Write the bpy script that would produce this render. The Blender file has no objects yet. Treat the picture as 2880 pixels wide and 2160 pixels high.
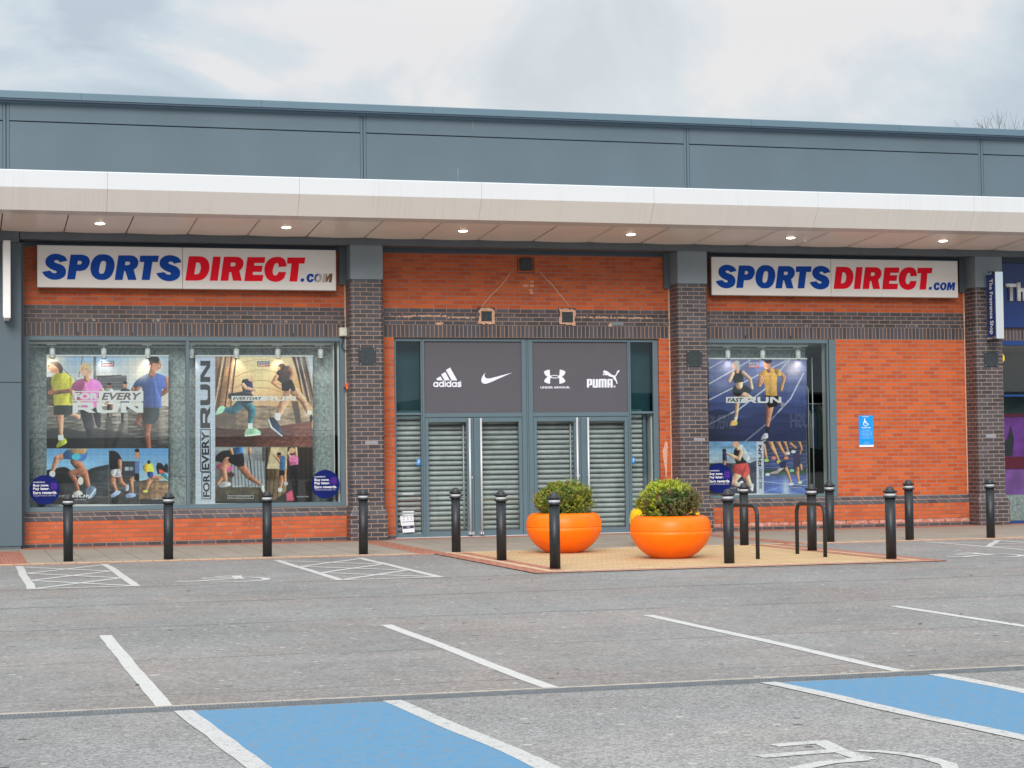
import bpy, bmesh, math, random
import numpy as np
from mathutils import Vector, Matrix, noise as mnoise
random.seed(7)
R = math.radians
S = bpy.context.scene
col = S.collection

# ------------------------------------------------------------------ camera
FPX = 5414.0
CAM = Vector((-6.814, -32.601, 1.430))
YAW, PIT, ROL = 0.27983, 0.03697, -0.012617
fw = Vector((math.sin(YAW)*math.cos(PIT), math.cos(YAW)*math.cos(PIT), math.sin(PIT)))
rt = Vector((math.cos(YAW), -math.sin(YAW), 0)); up = rt.cross(fw)
r2 = rt*math.cos(ROL)+up*math.sin(ROL); u2 = -rt*math.sin(ROL)+up*math.cos(ROL)
cd = bpy.data.cameras.new('camera'); cam = bpy.data.objects.new('camera', cd); col.objects.link(cam)
cd.sensor_width = 36.0; cd.lens = FPX/2880*36.0; cd.clip_start = 0.1; cd.clip_end = 2000
cam.matrix_world = Matrix.Translation(CAM) @ Matrix((r2, u2, -fw)).transposed().to_4x4()
S.camera = cam
S.render.resolution_x = 1024; S.render.resolution_y = 768

# ------------------------------------------------------------------ world, sun, exposure
SUN_EL, SUN_AZ = R(30), R(200)       # azimuth clockwise from +Y
w = bpy.data.worlds.new("World"); S.world = w; w.use_nodes = True
nt = w.node_tree; nt.nodes.clear()
def N(t, kind, **kw):
    n = t.nodes.new(kind)
    for k, v in kw.items(): setattr(n, k, v)
    return n
L = nt.links.new
out = N(nt, 'ShaderNodeOutputWorld'); sky = N(nt, 'ShaderNodeTexSky', sky_type='NISHITA')
sky.sun_disc = False; sky.sun_elevation = SUN_EL; sky.sun_rotation = SUN_AZ
bs = N(nt, 'ShaderNodeBackground'); bs.inputs[1].default_value = 0.08; L(sky.outputs[0], bs.inputs[0])
tc = N(nt, 'ShaderNodeTexCoord'); sep = N(nt, 'ShaderNodeSeparateXYZ'); L(tc.outputs['Generated'], sep.inputs[0])
mp = N(nt, 'ShaderNodeMapping'); mp.inputs['Scale'].default_value = (1, 1, 1.7); L(tc.outputs['Generated'], mp.inputs[0])
n1 = N(nt, 'ShaderNodeTexNoise'); n1.inputs['Scale'].default_value = 7.5; n1.inputs['Detail'].default_value = 8; n1.inputs['Roughness'].default_value = .54; n1.inputs['Distortion'].default_value = .45
L(mp.outputs[0], n1.inputs['Vector'])
cr = N(nt, 'ShaderNodeValToRGB'); L(n1.outputs[0], cr.inputs[0])
cr.color_ramp.elements[0].position = .40; cr.color_ramp.elements[0].color = (.41, .478, .535, 1)
cr.color_ramp.elements[1].position = .585; cr.color_ramp.elements[1].color = (.645, .64, .645, 1)
e = cr.color_ramp.elements.new(.5); e.color = (.50, .565, .61, 1)
# thin cloud lit from behind, high right of the view
vm = N(nt, 'ShaderNodeVectorMath', operation='DOT_PRODUCT'); L(tc.outputs['Generated'], vm.inputs[0])
gd = Vector((math.sin(YAW+.07)*math.cos(R(15)), math.cos(YAW+.07)*math.cos(R(15)), math.sin(R(15))))
vm.inputs[1].default_value = gd
gl = N(nt, 'ShaderNodeMapRange'); gl.inputs[1].default_value = .972; gl.inputs[2].default_value = 1.0; L(vm.outputs['Value'], gl.inputs[0]); gl.interpolation_type = 'SMOOTHSTEP'
gm = N(nt, 'ShaderNodeMixRGB'); gm.inputs[2].default_value = (.67, .655, .64, 1); L(cr.outputs[0], gm.inputs[1])
gmul = N(nt, 'ShaderNodeMath', operation='MULTIPLY'); gmul.inputs[1].default_value = .42; L(gl.outputs[0], gmul.inputs[0]); L(gmul.outputs[0], gm.inputs[0])
# overcast sky: the dome grows brighter towards the zenith
zr = N(nt, 'ShaderNodeMapRange'); zr.inputs[1].default_value = .22; zr.inputs[2].default_value = 1.0; zr.inputs[3].default_value = 1.0; zr.inputs[4].default_value = 2.6
L(sep.outputs[2], zr.inputs[0])
bc = N(nt, 'ShaderNodeBackground'); L(gm.outputs[0], bc.inputs[0]); L(zr.outputs[0], bc.inputs[1])
mx = N(nt, 'ShaderNodeMixShader'); mx.inputs[0].default_value = .93; L(bs.outputs[0], mx.inputs[1]); L(bc.outputs[0], mx.inputs[2]); L(mx.outputs[0], out.inputs[0])

sd = bpy.data.lights.new('sun', 'SUN'); sd.energy = 2.3; sd.angle = R(28); sd.color = (1, .96, .9)
sun = bpy.data.objects.new('sun', sd); col.objects.link(sun)
dirs = Vector((math.sin(SUN_AZ)*math.cos(SUN_EL), math.cos(SUN_AZ)*math.cos(SUN_EL), math.sin(SUN_EL)))
sun.rotation_euler = dirs.to_track_quat('Z', 'Y').to_euler(); sun.location = (0, -20, 30)
S.view_settings.view_transform = 'Standard'; S.view_settings.look = 'None'
S.view_settings.exposure = 0.36; S.view_settings.gamma = 1
S.render.engine = 'CYCLES'

# ------------------------------------------------------------------ helpers
def at(px, py, Y=0.0):
    """point of the vertical plane at depth Y that a photo pixel (2880 wide) shows"""
    d = fw + r2*((px-1440)/FPX) - u2*((py-1080)/FPX)
    return CAM + d*((Y-CAM.y)/d.y)
def crop(ox, oy, s, Y):
    def f(x, y):
        p = at(ox+x*s, oy+y*s, Y); return (p.x, p.z)
    return f

def tag(o, label=None, cat=None, group=None, kind=None):
    if label: o['label'] = label
    if cat: o['category'] = cat
    if group: o['group'] = group
    if kind: o['kind'] = kind
    return o
def empty(name, loc, label=None, cat=None, group=None, rz=0):
    o = bpy.data.objects.new(name, None); col.objects.link(o); o.location = loc; o.rotation_euler.z = rz
    o.empty_display_size = .2
    return tag(o, label, cat, group)
def copy_tree(o, parent=None):
    c = o.copy(); col.objects.link(c)
    if parent: c.parent = parent
    for ch in [x for x in bpy.data.objects if x.parent == o]: copy_tree(ch, c)
    return c

class MB:
    """collects geometry in world coordinates and links it as ONE mesh object"""
    def __init__(s): s.v = []; s.f = []; s.m = []; s.sm = []
    def add(s, vs, fs, m=0, smooth=False):
        b = len(s.v); s.v += [tuple(v) for v in vs]
        for f in fs: s.f.append([b+i for i in f]); s.m.append(m); s.sm.append(smooth)
        return s
    def box(s, x0, x1, y0, y1, z0, z1, m=0):
        v = [(x0,y0,z0),(x1,y0,z0),(x1,y1,z0),(x0,y1,z0),(x0,y0,z1),(x1,y0,z1),(x1,y1,z1),(x0,y1,z1)]
        return s.add(v, [(0,3,2,1),(4,5,6,7),(0,1,5,4),(1,2,6,5),(2,3,7,6),(3,0,4,7)], m)
    def bbox(s, x0, x1, y0, y1, z0, z1, b=.01, m=0):
        """box with its long edges eased in the XZ outline"""
        p = [(x0+b,z0),(x1-b,z0),(x1,z0+b),(x1,z1-b),(x1-b,z1),(x0+b,z1),(x0,z1-b),(x0,z0+b)]
        q = [(x0+b*2,z0+b),(x1-b*2,z0+b),(x1-b,z0+b*2),(x1-b,z1-b*2),(x1-b*2,z1-b),(x0+b*2,z1-b),(x0+b,z1-b*2),(x0+b,z0+b*2)]
        v = [(x,y0,z) for x, z in q]+[(x,y0+b,z) for x, z in p]+[(x,y1,z) for x, z in p]
        fs = [tuple(range(7,-1,-1))[::-1], tuple(range(23,15,-1))]
        for k in (0, 8):
            for i in range(8):
                j = (i+1) % 8; fs.append((k+i, k+8+i, k+8+j, k+j))
        return s.add(v, fs, m)
    def prism(s, prof, x0, x1, m=0):
        """profile in (Y,Z) extruded along X"""
        n = len(prof); v = [(x0,y,z) for y, z in prof]+[(x1,y,z) for y, z in prof]
        return s.add(v, [tuple(range(n)), tuple(range(2*n-1, n-1, -1))]+[(i,i+n,(i+1)%n+n,(i+1)%n) for i in range(n)], m)
    def column(s, prof, z0, z1, m=0, smooth=False, prof2=None):
        """profile in (X,Y) extruded up Z"""
        n = len(prof); p2 = prof2 or prof
        v = [(x,y,z0) for x, y in prof]+[(x,y,z1) for x, y in p2]
        s.add(v, [tuple(range(n-1,-1,-1)), tuple(range(n, 2*n))], m)
        b = len(s.v)-2*n
        for i in range(n): s.f.append([b+i,b+(i+1)%n,b+(i+1)%n+n,b+i+n]); s.m.append(m); s.sm.append(smooth)
        return s
    def lathe(s, prof, cx=0, cy=0, cz=0, n=40, m=0, smooth=True, caps=True):
        b = len(s.v)
        for r, z in prof:
            for i in range(n):
                a = 2*math.pi*i/n; s.v.append((cx+r*math.cos(a), cy+r*math.sin(a), cz+z))
        for k in range(len(prof)-1):
            for i in range(n):
                j = (i+1) % n
                s.f.append([b+k*n+i,b+k*n+j,b+(k+1)*n+j,b+(k+1)*n+i]); s.m.append(m); s.sm.append(smooth)
        if caps:
            s.f.append([b+i for i in range(n-1,-1,-1)]); s.m.append(m); s.sm.append(False)
            e = b+(len(prof)-1)*n; s.f.append([e+i for i in range(n)]); s.m.append(m); s.sm.append(False)
        return s
    def tube(s, pts, r, n=12, m=0, r1=None):
        pts = [Vector(p) for p in pts]; b = len(s.v); K = len(pts); ref = None
        for k, p in enumerate(pts):
            t = (pts[min(k+1,K-1)]-pts[max(k-1,0)]).normalized()
            if ref is None: ref = Vector((0,0,1)) if abs(t.z) < .9 else Vector((1,0,0))
            a = ref - t*ref.dot(t)
            a = a.normalized() if a.length > 1e-5 else t.orthogonal().normalized()
            ref = a; c = t.cross(a)
            rr = r if r1 is None else r+(r1-r)*k/(K-1)
            for i in range(n):
                g = 2*math.pi*i/n; q = p+a*(rr*math.cos(g))+c*(rr*math.sin(g)); s.v.append(tuple(q))
        for k in range(K-1):
            for i in range(n):
                j = (i+1) % n; s.f.append([b+k*n+i,b+k*n+j,b+(k+1)*n+j,b+(k+1)*n+i]); s.m.append(m); s.sm.append(True)
        s.f.append([b+i for i in range(n-1,-1,-1)]); s.m.append(m); s.sm.append(False)
        e = b+(K-1)*n; s.f.append([e+i for i in range(n)]); s.m.append(m); s.sm.append(False)
        return s
    def plate(s, pts, Y, m=0, t=.0):
        """flat outline in (X,Z) facing the car park (-Y)"""
        from mathutils.geometry import tessellate_polygon
        tri = tessellate_polygon([[Vector((x,0,z)) for x, z in pts]])
        fs = []
        for a, b_, c_ in tri:
            A, B, C_ = pts[a], pts[b_], pts[c_]
            cr_ = (B[0]-A[0])*(C_[1]-A[1])-(B[1]-A[1])*(C_[0]-A[0])
            fs.append((a,b_,c_) if cr_ > 0 else (a,c_,b_))
        return s.add([(x,Y,z) for x, z in pts], fs, m)
    def build(s, name, mats, parent=None, recalc=False):
        if not isinstance(mats, (list, tuple)): mats = [mats]
        me = bpy.data.meshes.new(name)
        off = parent_origin(parent)
        me.from_pydata([(x-off.x, y-off.y, z-off.z) for x, y, z in s.v], [], s.f)
        for mt in mats: me.materials.append(mt)
        me.polygons.foreach_set('material_index', s.m); me.polygons.foreach_set('use_smooth', s.sm)
        if recalc:
            bm = bmesh.new(); bm.from_mesh(me); bmesh.ops.recalc_face_normals(bm, faces=bm.faces); bm.to_mesh(me); bm.free()
        me.update()
        o = bpy.data.objects.new(name, me); col.objects.link(o)
        if parent: o.parent = parent
        return o
def parent_origin(p):
    v = Vector((0,0,0))
    while p is not None: v = v+p.location; p = p.parent
    return v

# ------------------------------------------------------------------ outlines and lettering
def curve_pts(pts, sub=5):
    """closed outline; a point with a third value is a corner, the others are rounded through"""
    n = len(pts); o = []
    for i in range(n):
        p0, p1, p2, p3 = pts[i-1], pts[i], pts[(i+1)%n], pts[(i+2)%n]
        c1, c2 = len(p1) > 2, len(p2) > 2
        o.append((p1[0], p1[1]))
        if c1 and c2: continue
        a = p1 if c1 else p0; d = p2 if c2 else p3
        for k in range(1, sub):
            t = k/sub
            q = []
            for j in (0, 1):
                m1 = (p2[j]-a[j])/2; m2 = (d[j]-p1[j])/2
                h = (2*t**3-3*t*t+1)*p1[j]+(t**3-2*t*t+t)*m1+(-2*t**3+3*t*t)*p2[j]+(t**3-t*t)*m2
                q.append(h)
            o.append(tuple(q))
    return o
def shape_mesh(contours, Y, depth=0.0):
    """contours: closed (X,Z) outlines, holes allowed; a flat sheet, or a slab depth thick, facing -Y"""
    cu = bpy.data.curves.new('outline', 'CURVE'); cu.dimensions = '2D'; cu.fill_mode = 'BOTH'; cu.extrude = depth/2
    for c_ in contours:
        sp = cu.splines.new('POLY'); sp.points.add(len(c_)-1); sp.use_cyclic_u = True
        for i, (x, z) in enumerate(c_): sp.points[i].co = (x, z, 0, 1)
    ob = bpy.data.objects.new('tmp', cu); me = bpy.data.meshes.new_from_object(ob)
    bpy.data.objects.remove(ob)
    me.transform(Matrix(((1,0,0,0),(0,0,-1,Y-(depth/2)),(0,1,0,0),(0,0,0,1))))
    return me
def text_mesh(s, box, Y, bold=0.0, shear=0.0, rot=0, depth=0.0, spacing=1.0, mirror=False):
    """text fitted exactly into box=(x0,z0,x1,z1) on the plane at Y; rot in quarter turns anticlockwise"""
    fc = bpy.data.curves.new('lettering', 'FONT'); fc.body = s; fc.offset = bold; fc.shear = shear; fc.resolution_u = 3
    fc.extrude = 0; fc.space_character = spacing
    ob = bpy.data.objects.new('tmp', fc); me = bpy.data.meshes.new_from_object(ob); bpy.data.objects.remove(ob)
    n = len(me.vertices); a = np.empty(n*3); me.vertices.foreach_get('co', a); a = a.reshape(-1, 3)
    x, z = a[:,0].copy(), a[:,1].copy()
    for _ in range(rot % 4): x, z = -z, x.copy()
    x0, z0, x1, z1 = box
    x = (x-x.min())/(x.max()-x.min()); z = (z-z.min())/(z.max()-z.min())
    if mirror: x = 1-x
    a[:,0] = x0+x*(x1-x0); a[:,1] = Y; a[:,2] = z0+z*(z1-z0)
    me.vertices.foreach_set('co', a.ravel()); me.update()
    if depth:
        bm = bmesh.new(); bm.from_mesh(me)
        r = bmesh.ops.extrude_face_region(bm, geom=bm.faces[:]); 
        bmesh.ops.translate(bm, vec=(0, depth, 0), verts=[g for g in r['geom'] if isinstance(g, bmesh.types.BMVert)])
        bm.to_mesh(me); bm.free()
    return me
def link_mesh(name, me, mat, parent=None):
    me.name = name; off = parent_origin(parent)
    if off.length: me.transform(Matrix.Translation(-off))
    me.materials.clear(); me.materials.append(mat)
    o = bpy.data.objects.new(name, me); col.objects.link(o)
    if parent: o.parent = parent
    return o
def join_meshes(ms):
    bm = bmesh.new()
    for m in ms: bm.from_mesh(m)
    me = bpy.data.meshes.new('joined'); bm.to_mesh(me); bm.free(); return me

# ------------------------------------------------------------------ materials
def srgb(r, g, b):
    def f(c):
        c /= 255.0
        return c/12.92 if c <= .04045 else ((c+.055)/1.055)**2.4
    return (f(r), f(g), f(b), 1)
def mat(name, color, rough=.6, metal=0.0, spec=.5, noise=0.0, nscale=8.0, bump=0.0, bscale=200.0, stretch=(1,1,1), emit=None):
    m = bpy.data.materials.new(name); m.use_nodes = True; t = m.node_tree
    b = t.nodes['Principled BSDF']; b.inputs['Roughness'].default_value = rough; b.inputs['Metallic'].default_value = metal
    b.inputs['Specular IOR Level'].default_value = spec
    b.inputs['Base Color'].default_value = color
    if emit: b.inputs['Emission Color'].default_value = color; b.inputs['Emission Strength'].default_value = emit
    if noise or bump:
        g = N(t, 'ShaderNodeNewGeometry'); mp = N(t, 'ShaderNodeMapping'); mp.inputs['Scale'].default_value = stretch
        t.links.new(g.outputs['Position'], mp.inputs[0])
    if noise:
        nz = N(t, 'ShaderNodeTexNoise'); nz.inputs['Scale'].default_value = nscale; nz.inputs['Detail'].default_value = 5
        t.links.new(mp.outputs[0], nz.inputs['Vector'])
        mr = N(t, 'ShaderNodeMapRange'); mr.inputs[1].default_value = .25; mr.inputs[2].default_value = .75
        mr.inputs[3].default_value = 1-noise; mr.inputs[4].default_value = 1+noise; t.links.new(nz.outputs[0], mr.inputs[0])
        hv = N(t, 'ShaderNodeHueSaturation'); hv.inputs['Color'].default_value = color
        t.links.new(mr.outputs[0], hv.inputs['Value']); t.links.new(hv.outputs[0], b.inputs['Base Color'])
    if bump:
        nb = N(t, 'ShaderNodeTexNoise'); nb.inputs['Scale'].default_value = bscale; nb.inputs['Detail'].default_value = 3
        t.links.new(mp.outputs[0], nb.inputs['Vector'])
        bp = N(t, 'ShaderNodeBump'); bp.inputs['Strength'].default_value = bump; bp.inputs['Distance'].default_value = .01
        t.links.new(nb.outputs[0], bp.inputs['Height']); t.links.new(bp.outputs[0], b.inputs['Normal'])
    return m
def brick_mat(name, c1, c2, mortar, bw, rh, ox, oz, ms=.006, off=.5, rough=.6, spec=.4, ground=False, var=.12, stain=None, bump=.6, mvar=.0):
    m = bpy.data.materials.new(name); m.use_nodes = True; t = m.node_tree; K = t.links.new
    b = t.nodes['Principled BSDF']; b.inputs['Specular IOR Level'].default_value = spec
    g = N(t, 'ShaderNodeNewGeometry'); sp = N(t, 'ShaderNodeSeparateXYZ'); K(g.outputs['Position'], sp.inputs[0])
    cb = N(t, 'ShaderNodeCombineXYZ')
    def math_(op, a, bb):
        n = N(t, 'ShaderNodeMath', operation=op)
        for i, q in enumerate((a, bb)):
            if isinstance(q, (int, float)): n.inputs[i].default_value = q
            else: K(q, n.inputs[i])
        return n.outputs[0]
    if ground: u, v = sp.outputs[0], sp.outputs[1]
    else: u, v = math_('ADD', sp.outputs[0], sp.outputs[1]), sp.outputs[2]
    # slightly uneven courses, as laid by hand
    wob = N(t, 'ShaderNodeTexNoise'); wob.inputs['Scale'].default_value = 3.0; K(g.outputs['Position'], wob.inputs['Vector'])
    wv = math_('MULTIPLY', math_('SUBTRACT', wob.outputs[0], .5), .006)
    K(math_('ADD', math_('ADD', u, 50*bw-ox), wv), cb.inputs[0]); K(math_('ADD', math_('ADD', v, 200*rh-oz), wv), cb.inputs[1])
    bt = N(t, 'ShaderNodeTexBrick'); bt.offset = off; bt.squash = 1.0
    K(cb.outputs[0], bt.inputs['Vector'])
    bt.inputs['Scale'].default_value = 1; bt.inputs['Brick Width'].default_value = bw; bt.inputs['Row Height'].default_value = rh
    bt.inputs['Mortar Size'].default_value = ms; bt.inputs['Mortar Smooth'].default_value = .15; bt.inputs['Bias'].default_value = 0
    bt.inputs['Color1'].default_value = c1; bt.inputs['Color2'].default_value = c2; bt.inputs['Mortar'].default_value = mortar
    n1 = N(t, 'ShaderNodeTexNoise'); n1.inputs['Scale'].default_value = 2.2; n1.inputs['Detail'].default_value = 6; K(g.outputs['Position'], n1.inputs['Vector'])
    n2 = N(t, 'ShaderNodeTexNoise'); n2.inputs['Scale'].default_value = 60; n2.inputs['Detail'].default_value = 3; K(g.outputs['Position'], n2.inputs['Vector'])
    s = math_('ADD', math_('MULTIPLY', math_('SUBTRACT', n1.outputs[0], .5), var*3), math_('MULTIPLY', math_('SUBTRACT', n2.outputs[0], .5), var*2))
    hv = N(t, 'ShaderNodeHueSaturation'); K(bt.outputs['Color'], hv.inputs['Color']); K(math_('ADD', s, 1.0), hv.inputs['Value'])
    last = hv.outputs[0]
    if stain:   # pale efflorescence / dirt patches with shapes of their own
        n3 = N(t, 'ShaderNodeTexNoise'); n3.inputs['Scale'].default_value = stain[1]; n3.inputs['Detail'].default_value = 8; n3.inputs['Roughness'].default_value = .65; K(g.outputs['Position'], n3.inputs['Vector'])
        mr = N(t, 'ShaderNodeMapRange'); mr.inputs[1].default_value = stain[2]; mr.inputs[2].default_value = stain[2]+.12; mr.inputs[4].default_value = stain[3]; K(n3.outputs[0], mr.inputs[0])
        mxx = N(t, 'ShaderNodeMixRGB'); mxx.inputs[2].default_value = stain[0]; K(mr.outputs[0], mxx.inputs[0]); K(last, mxx.inputs[1]); last = mxx.outputs[0]
    K(last, b.inputs['Base Color'])
    rr = N(t, 'ShaderNodeMapRange'); rr.inputs[3].default_value = rough; rr.inputs[4].default_value = .9; K(bt.outputs['Fac'], rr.inputs[0]); K(rr.outputs[0], b.inputs['Roughness'])
    h = math_('ADD', math_('MULTIPLY', bt.outputs['Fac'], -1.0), math_('MULTIPLY', n2.outputs[0], .35))
    bp = N(t, 'ShaderNodeBump'); bp.inputs['Strength'].default_value = bump; bp.inputs['Distance'].default_value = .006
    K(h, bp.inputs['Height']); K(bp.outputs[0], b.inputs['Normal'])
    return m
def glass_mat(name, tint=(1,1,1,1), boost=1.6, rough=0.0, lo=.03):
    m = bpy.data.materials.new(name); m.use_nodes = True; t = m.node_tree; t.nodes.clear(); K = t.links.new
    o = N(t, 'ShaderNodeOutputMaterial'); tr = N(t, 'ShaderNodeBsdfTransparent'); tr.inputs[0].default_value = tint
    gl = N(t, 'ShaderNodeBsdfGlossy'); gl.inputs['Roughness'].default_value = rough
    fr = N(t, 'ShaderNodeFresnel'); fr.inputs[0].default_value = 1.5
    mu = N(t, 'ShaderNodeMath', operation='MULTIPLY'); mu.inputs[1].default_value = boost; K(fr.outputs[0], mu.inputs[0])
    mi = N(t, 'ShaderNodeMixShader'); K(mu.outputs[0], mi.inputs[0]); K(tr.outputs[0], mi.inputs[1]); K(gl.outputs[0], mi.inputs[2]); K(mi.outputs[0], o.inputs[0])
    return m
# ------------------------------------------------------------------ material instances
RH = .0727; HEAD = 3.4997
RED1, RED2 = (.56, .102, .016, 1), (.40, .062, .012, 1)
M = {}
M['red'] = brick_mat('red_brick', RED1, RED2, (.30, .17, .13, 1), .225, RH, -5.595, HEAD, ms=.0085, off=.5, var=.12, bump=.4, stain=((.58, .30, .20, 1), 3.2, .60, .35))
M['red_plinth'] = brick_mat('red_brick_plinth', (.53, .112, .032, 1), (.42, .078, .024, 1), (.24, .14, .10, 1), .225, RH, -5.60, .005, ms=.007, var=.12, bump=.8, stain=((.55, .42, .36, 1), 7, .60, .35))
BLK1, BLK2 = (.036, .033, .040, 1), (.070, .066, .082, 1)
MORT = (.33, .21, .15, 1)
M['black'] = brick_mat('blue_black_brick', BLK1, BLK2, MORT, .225, RH, -5.595, HEAD+.225-.0033*2, ms=.0065, rough=.38, spec=.6, var=.14)
M['soldier'] = brick_mat('soldier_brick', BLK1, BLK2, MORT, .075, .2247, -5.595, HEAD, ms=.0065, off=0, rough=.38, spec=.6, var=.14)
M['pier'] = brick_mat('pier_brick', BLK1, BLK2, (.34, .23, .17, 1), .225, .0745, -.335, .0, ms=.0058, rough=.40, spec=.6, var=.16)
M['pale_course'] = brick_mat('bloomed_red_brick', (.52,.24,.20,1), (.50,.13,.07,1), (.12,.08,.06,1), .225, RH, -5.60, .005, ms=.009, var=.12, bump=.8, stain=((.60, .46, .42, 1), 14, .48, .5))
M['black_low'] = brick_mat('blue_black_plinth_brick', (.045,.043,.052,1), (.085,.080,.095,1), MORT, .225, RH, -5.6, .0, ms=.006, rough=.5, var=.14)
GREY = srgb(92, 112, 128)
M['frame'] = mat('grey_powder_coat', (.100, .150, .180, 1), rough=.42, noise=.05, nscale=3)
M['panel'] = mat('grey_cladding', (.094, .130, .156, 1), rough=.6, spec=.3, noise=.07, nscale=.9)
M['coping'] = mat('grey_coping', (.095, .155, .198, 1), rough=.45, noise=.05, nscale=1.5)
M['beam'] = mat('dark_grey_beam', (.095, .115, .135, 1), rough=.45, noise=.08, nscale=4)
M['band'] = mat('dark_recess_metal', (.045, .075, .105, 1), rough=.4, noise=.1, nscale=6)
M['groove'] = mat('joint_shadow_gap', (.02, .025, .03, 1), rough=.9)
M['capital'] = mat('grey_capital', (.19, .235, .265, 1), rough=.5, noise=.07, nscale=3)
M['black_box'] = mat('black_box_metal', (.022, .030, .036, 1), rough=.5, noise=.5, nscale=25)
M['bollard'] = mat('black_bollard_paint', (.014, .016, .020, 1), rough=.48, spec=.5, noise=.6, nscale=45)
M['bollard_top'] = mat('worn_bollard_cap', (.030, .032, .036, 1), rough=.5, noise=.5, nscale=40)
M['band_white'] = mat('white_reflective_band', (.50, .52, .55, 1), rough=.4, noise=.15, nscale=30)
M['steel'] = mat('brushed_steel', (.60, .62, .65, 1), rough=.42, metal=.15)
M['chrome'] = mat('polished_steel', (.80, .84, .86, 1), rough=.06, metal=1)
M['white'] = mat('white_paint', (.78, .78, .77, 1), rough=.45, noise=.05, nscale=6)
M['bright_steel'] = mat('satin_silver_letter', (.78,.79,.81,1), rough=.4)
M['sign_white'] = mat('sign_panel_white', (.76, .735, .71, 1), rough=.4, noise=.03, nscale=2)
M['sign_blue'] = mat('sign_blue', (.003, .060, .36, 1), rough=.5, spec=.15)
M['sign_red'] = mat('sign_red', (.80, .004, .022, 1), rough=.5, spec=.15)
M['sign_edge'] = mat('sign_box_side', (.22, .16, .13, 1), rough=.5)
M['navy'] = mat('navy_fascia', (.010, .035, .16, 1), rough=.25, noise=.1, nscale=2)
M['navy_frame'] = mat('navy_frame', (.010, .045, .20, 1), rough=.35)
M['vinyl'] = mat('grey_window_vinyl', (.098, .094, .110, 1), rough=.6, spec=.25, noise=.03, nscale=3)
M['logo'] = mat('white_vinyl_logo', (.74, .76, .86, 1), rough=.5)
M['letter_white'] = mat('white_lettering', (.80, .80, .82, 1), rough=.5)
M['letter_dark'] = mat('dark_lettering', (.03, .035, .045, 1), rough=.5)
M['letter_navy'] = mat('navy_lettering', (.02, .05, .16, 1), rough=.5)
M['letter_red'] = mat('red_lettering', (.55, .03, .05, 1), rough=.5)
M['orange'] = mat('orange_planter', (1.0, .165, .0, 1), rough=.40, spec=.3, noise=.09, nscale=7)
M['yellow'] = mat('yellow_planter', (.93, .58, .01, 1), rough=.35)
M['seam'] = mat('planter_seam', (.42, .07, .004, 1), rough=.7)
M['soil'] = mat('planter_soil', (.05, .035, .022, 1), rough=.95, noise=.4, nscale=60, bump=.6, bscale=120)
M['mortar_patch'] = mat('smeared_mortar', (.55, .33, .23, 1), rough=.9, noise=.35, nscale=40, bump=.6, bscale=90)
M['scar'] = mat('mortar_scar', (.58, .38, .28, 1), rough=.9, noise=.3, nscale=40)
M['plastic'] = mat('cream_plastic', (.60, .58, .50, 1), rough=.5, noise=.1, nscale=20)
M['orange_plastic'] = mat('orange_plastic', (.80, .12, .03, 1), rough=.5)
M['cable'] = mat('black_cable', (.02, .02, .022, 1), rough=.6)
M['paper'] = mat('notice_paper', (.72, .73, .78, 1), rough=.7)
M['lens'] = mat('lamp_lens', (1.0, .86, .68, 1), rough=.5, emit=6.0)
M['dark_room'] = mat('dark_shop_interior', (.055, .058, .058, 1), rough=.8, noise=.4, nscale=3)
M['room_ceiling'] = mat('shop_ceiling', (.30, .27, .20, 1), rough=.8)
M['roof'] = mat('roof_membrane', (.16, .17, .18, 1), rough=.8)
M['shutter'] = mat('roller_shutter_steel', (.62, .655, .66, 1), rough=.42, metal=.1, noise=.25, nscale=3)
M['board'] = mat('display_back_board', (.30, .345, .345, 1), rough=.75, noise=.50, nscale=26, stretch=(1, 1, .8))
M['sill_white'] = mat('white_window_board', (.70, .72, .72, 1), rough=.4)
M['glass'] = glass_mat('window_glass', (.95, .98, .975, 1), 1.05)
M['glass_dark'] = glass_mat('tinted_glass', (.55, .68, .70, 1), 1.3)

def canopy_mat(name, c, streak):
    m = mat(name, c, rough=.28, spec=.5); t = m.node_tree; K = t.links.new; b = t.nodes['Principled BSDF']
    g = N(t, 'ShaderNodeNewGeometry'); mp = N(t, 'ShaderNodeMapping'); mp.inputs['Scale'].default_value = (55, 1, .5); K(g.outputs['Position'], mp.inputs[0])
    n = N(t, 'ShaderNodeTexNoise'); n.inputs['Scale'].default_value = 1; n.inputs['Detail'].default_value = 6; K(mp.outputs[0], n.inputs['Vector'])
    big = N(t, 'ShaderNodeTexNoise'); big.inputs['Scale'].default_value = .8; K(g.outputs['Position'], big.inputs['Vector'])
    a = N(t, 'ShaderNodeMapRange'); a.inputs[1].default_value = .45; a.inputs[2].default_value = .65; a.inputs[4].default_value = streak; K(n.outputs[0], a.inputs[0])
    bb = N(t, 'ShaderNodeMapRange'); bb.inputs[1].default_value = .4; bb.inputs[2].default_value = .6; K(big.outputs[0], bb.inputs[0])
    mu = N(t, 'ShaderNodeMath', operation='MULTIPLY'); K(a.outputs[0], mu.inputs[0]); K(bb.outputs[0], mu.inputs[1])
    x = N(t, 'ShaderNodeMixRGB'); x.inputs[1].default_value = c; x.inputs[2].default_value = (.30, .27, .24, 1); K(mu.outputs[0], x.inputs[0]); K(x.outputs[0], b.inputs['Base Color'])
    return m
M['canopy'] = canopy_mat('white_canopy_metal', (.585, .60, .62, 1), .10)
M['canopy_low'] = canopy_mat('rain_streaked_canopy_metal', (.65, .62, .59, 1), .12)
M['soffit'] = mat('cream_soffit_panel', (.96, .86, .77, 1), rough=.28, noise=.05, nscale=1.2)

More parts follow.
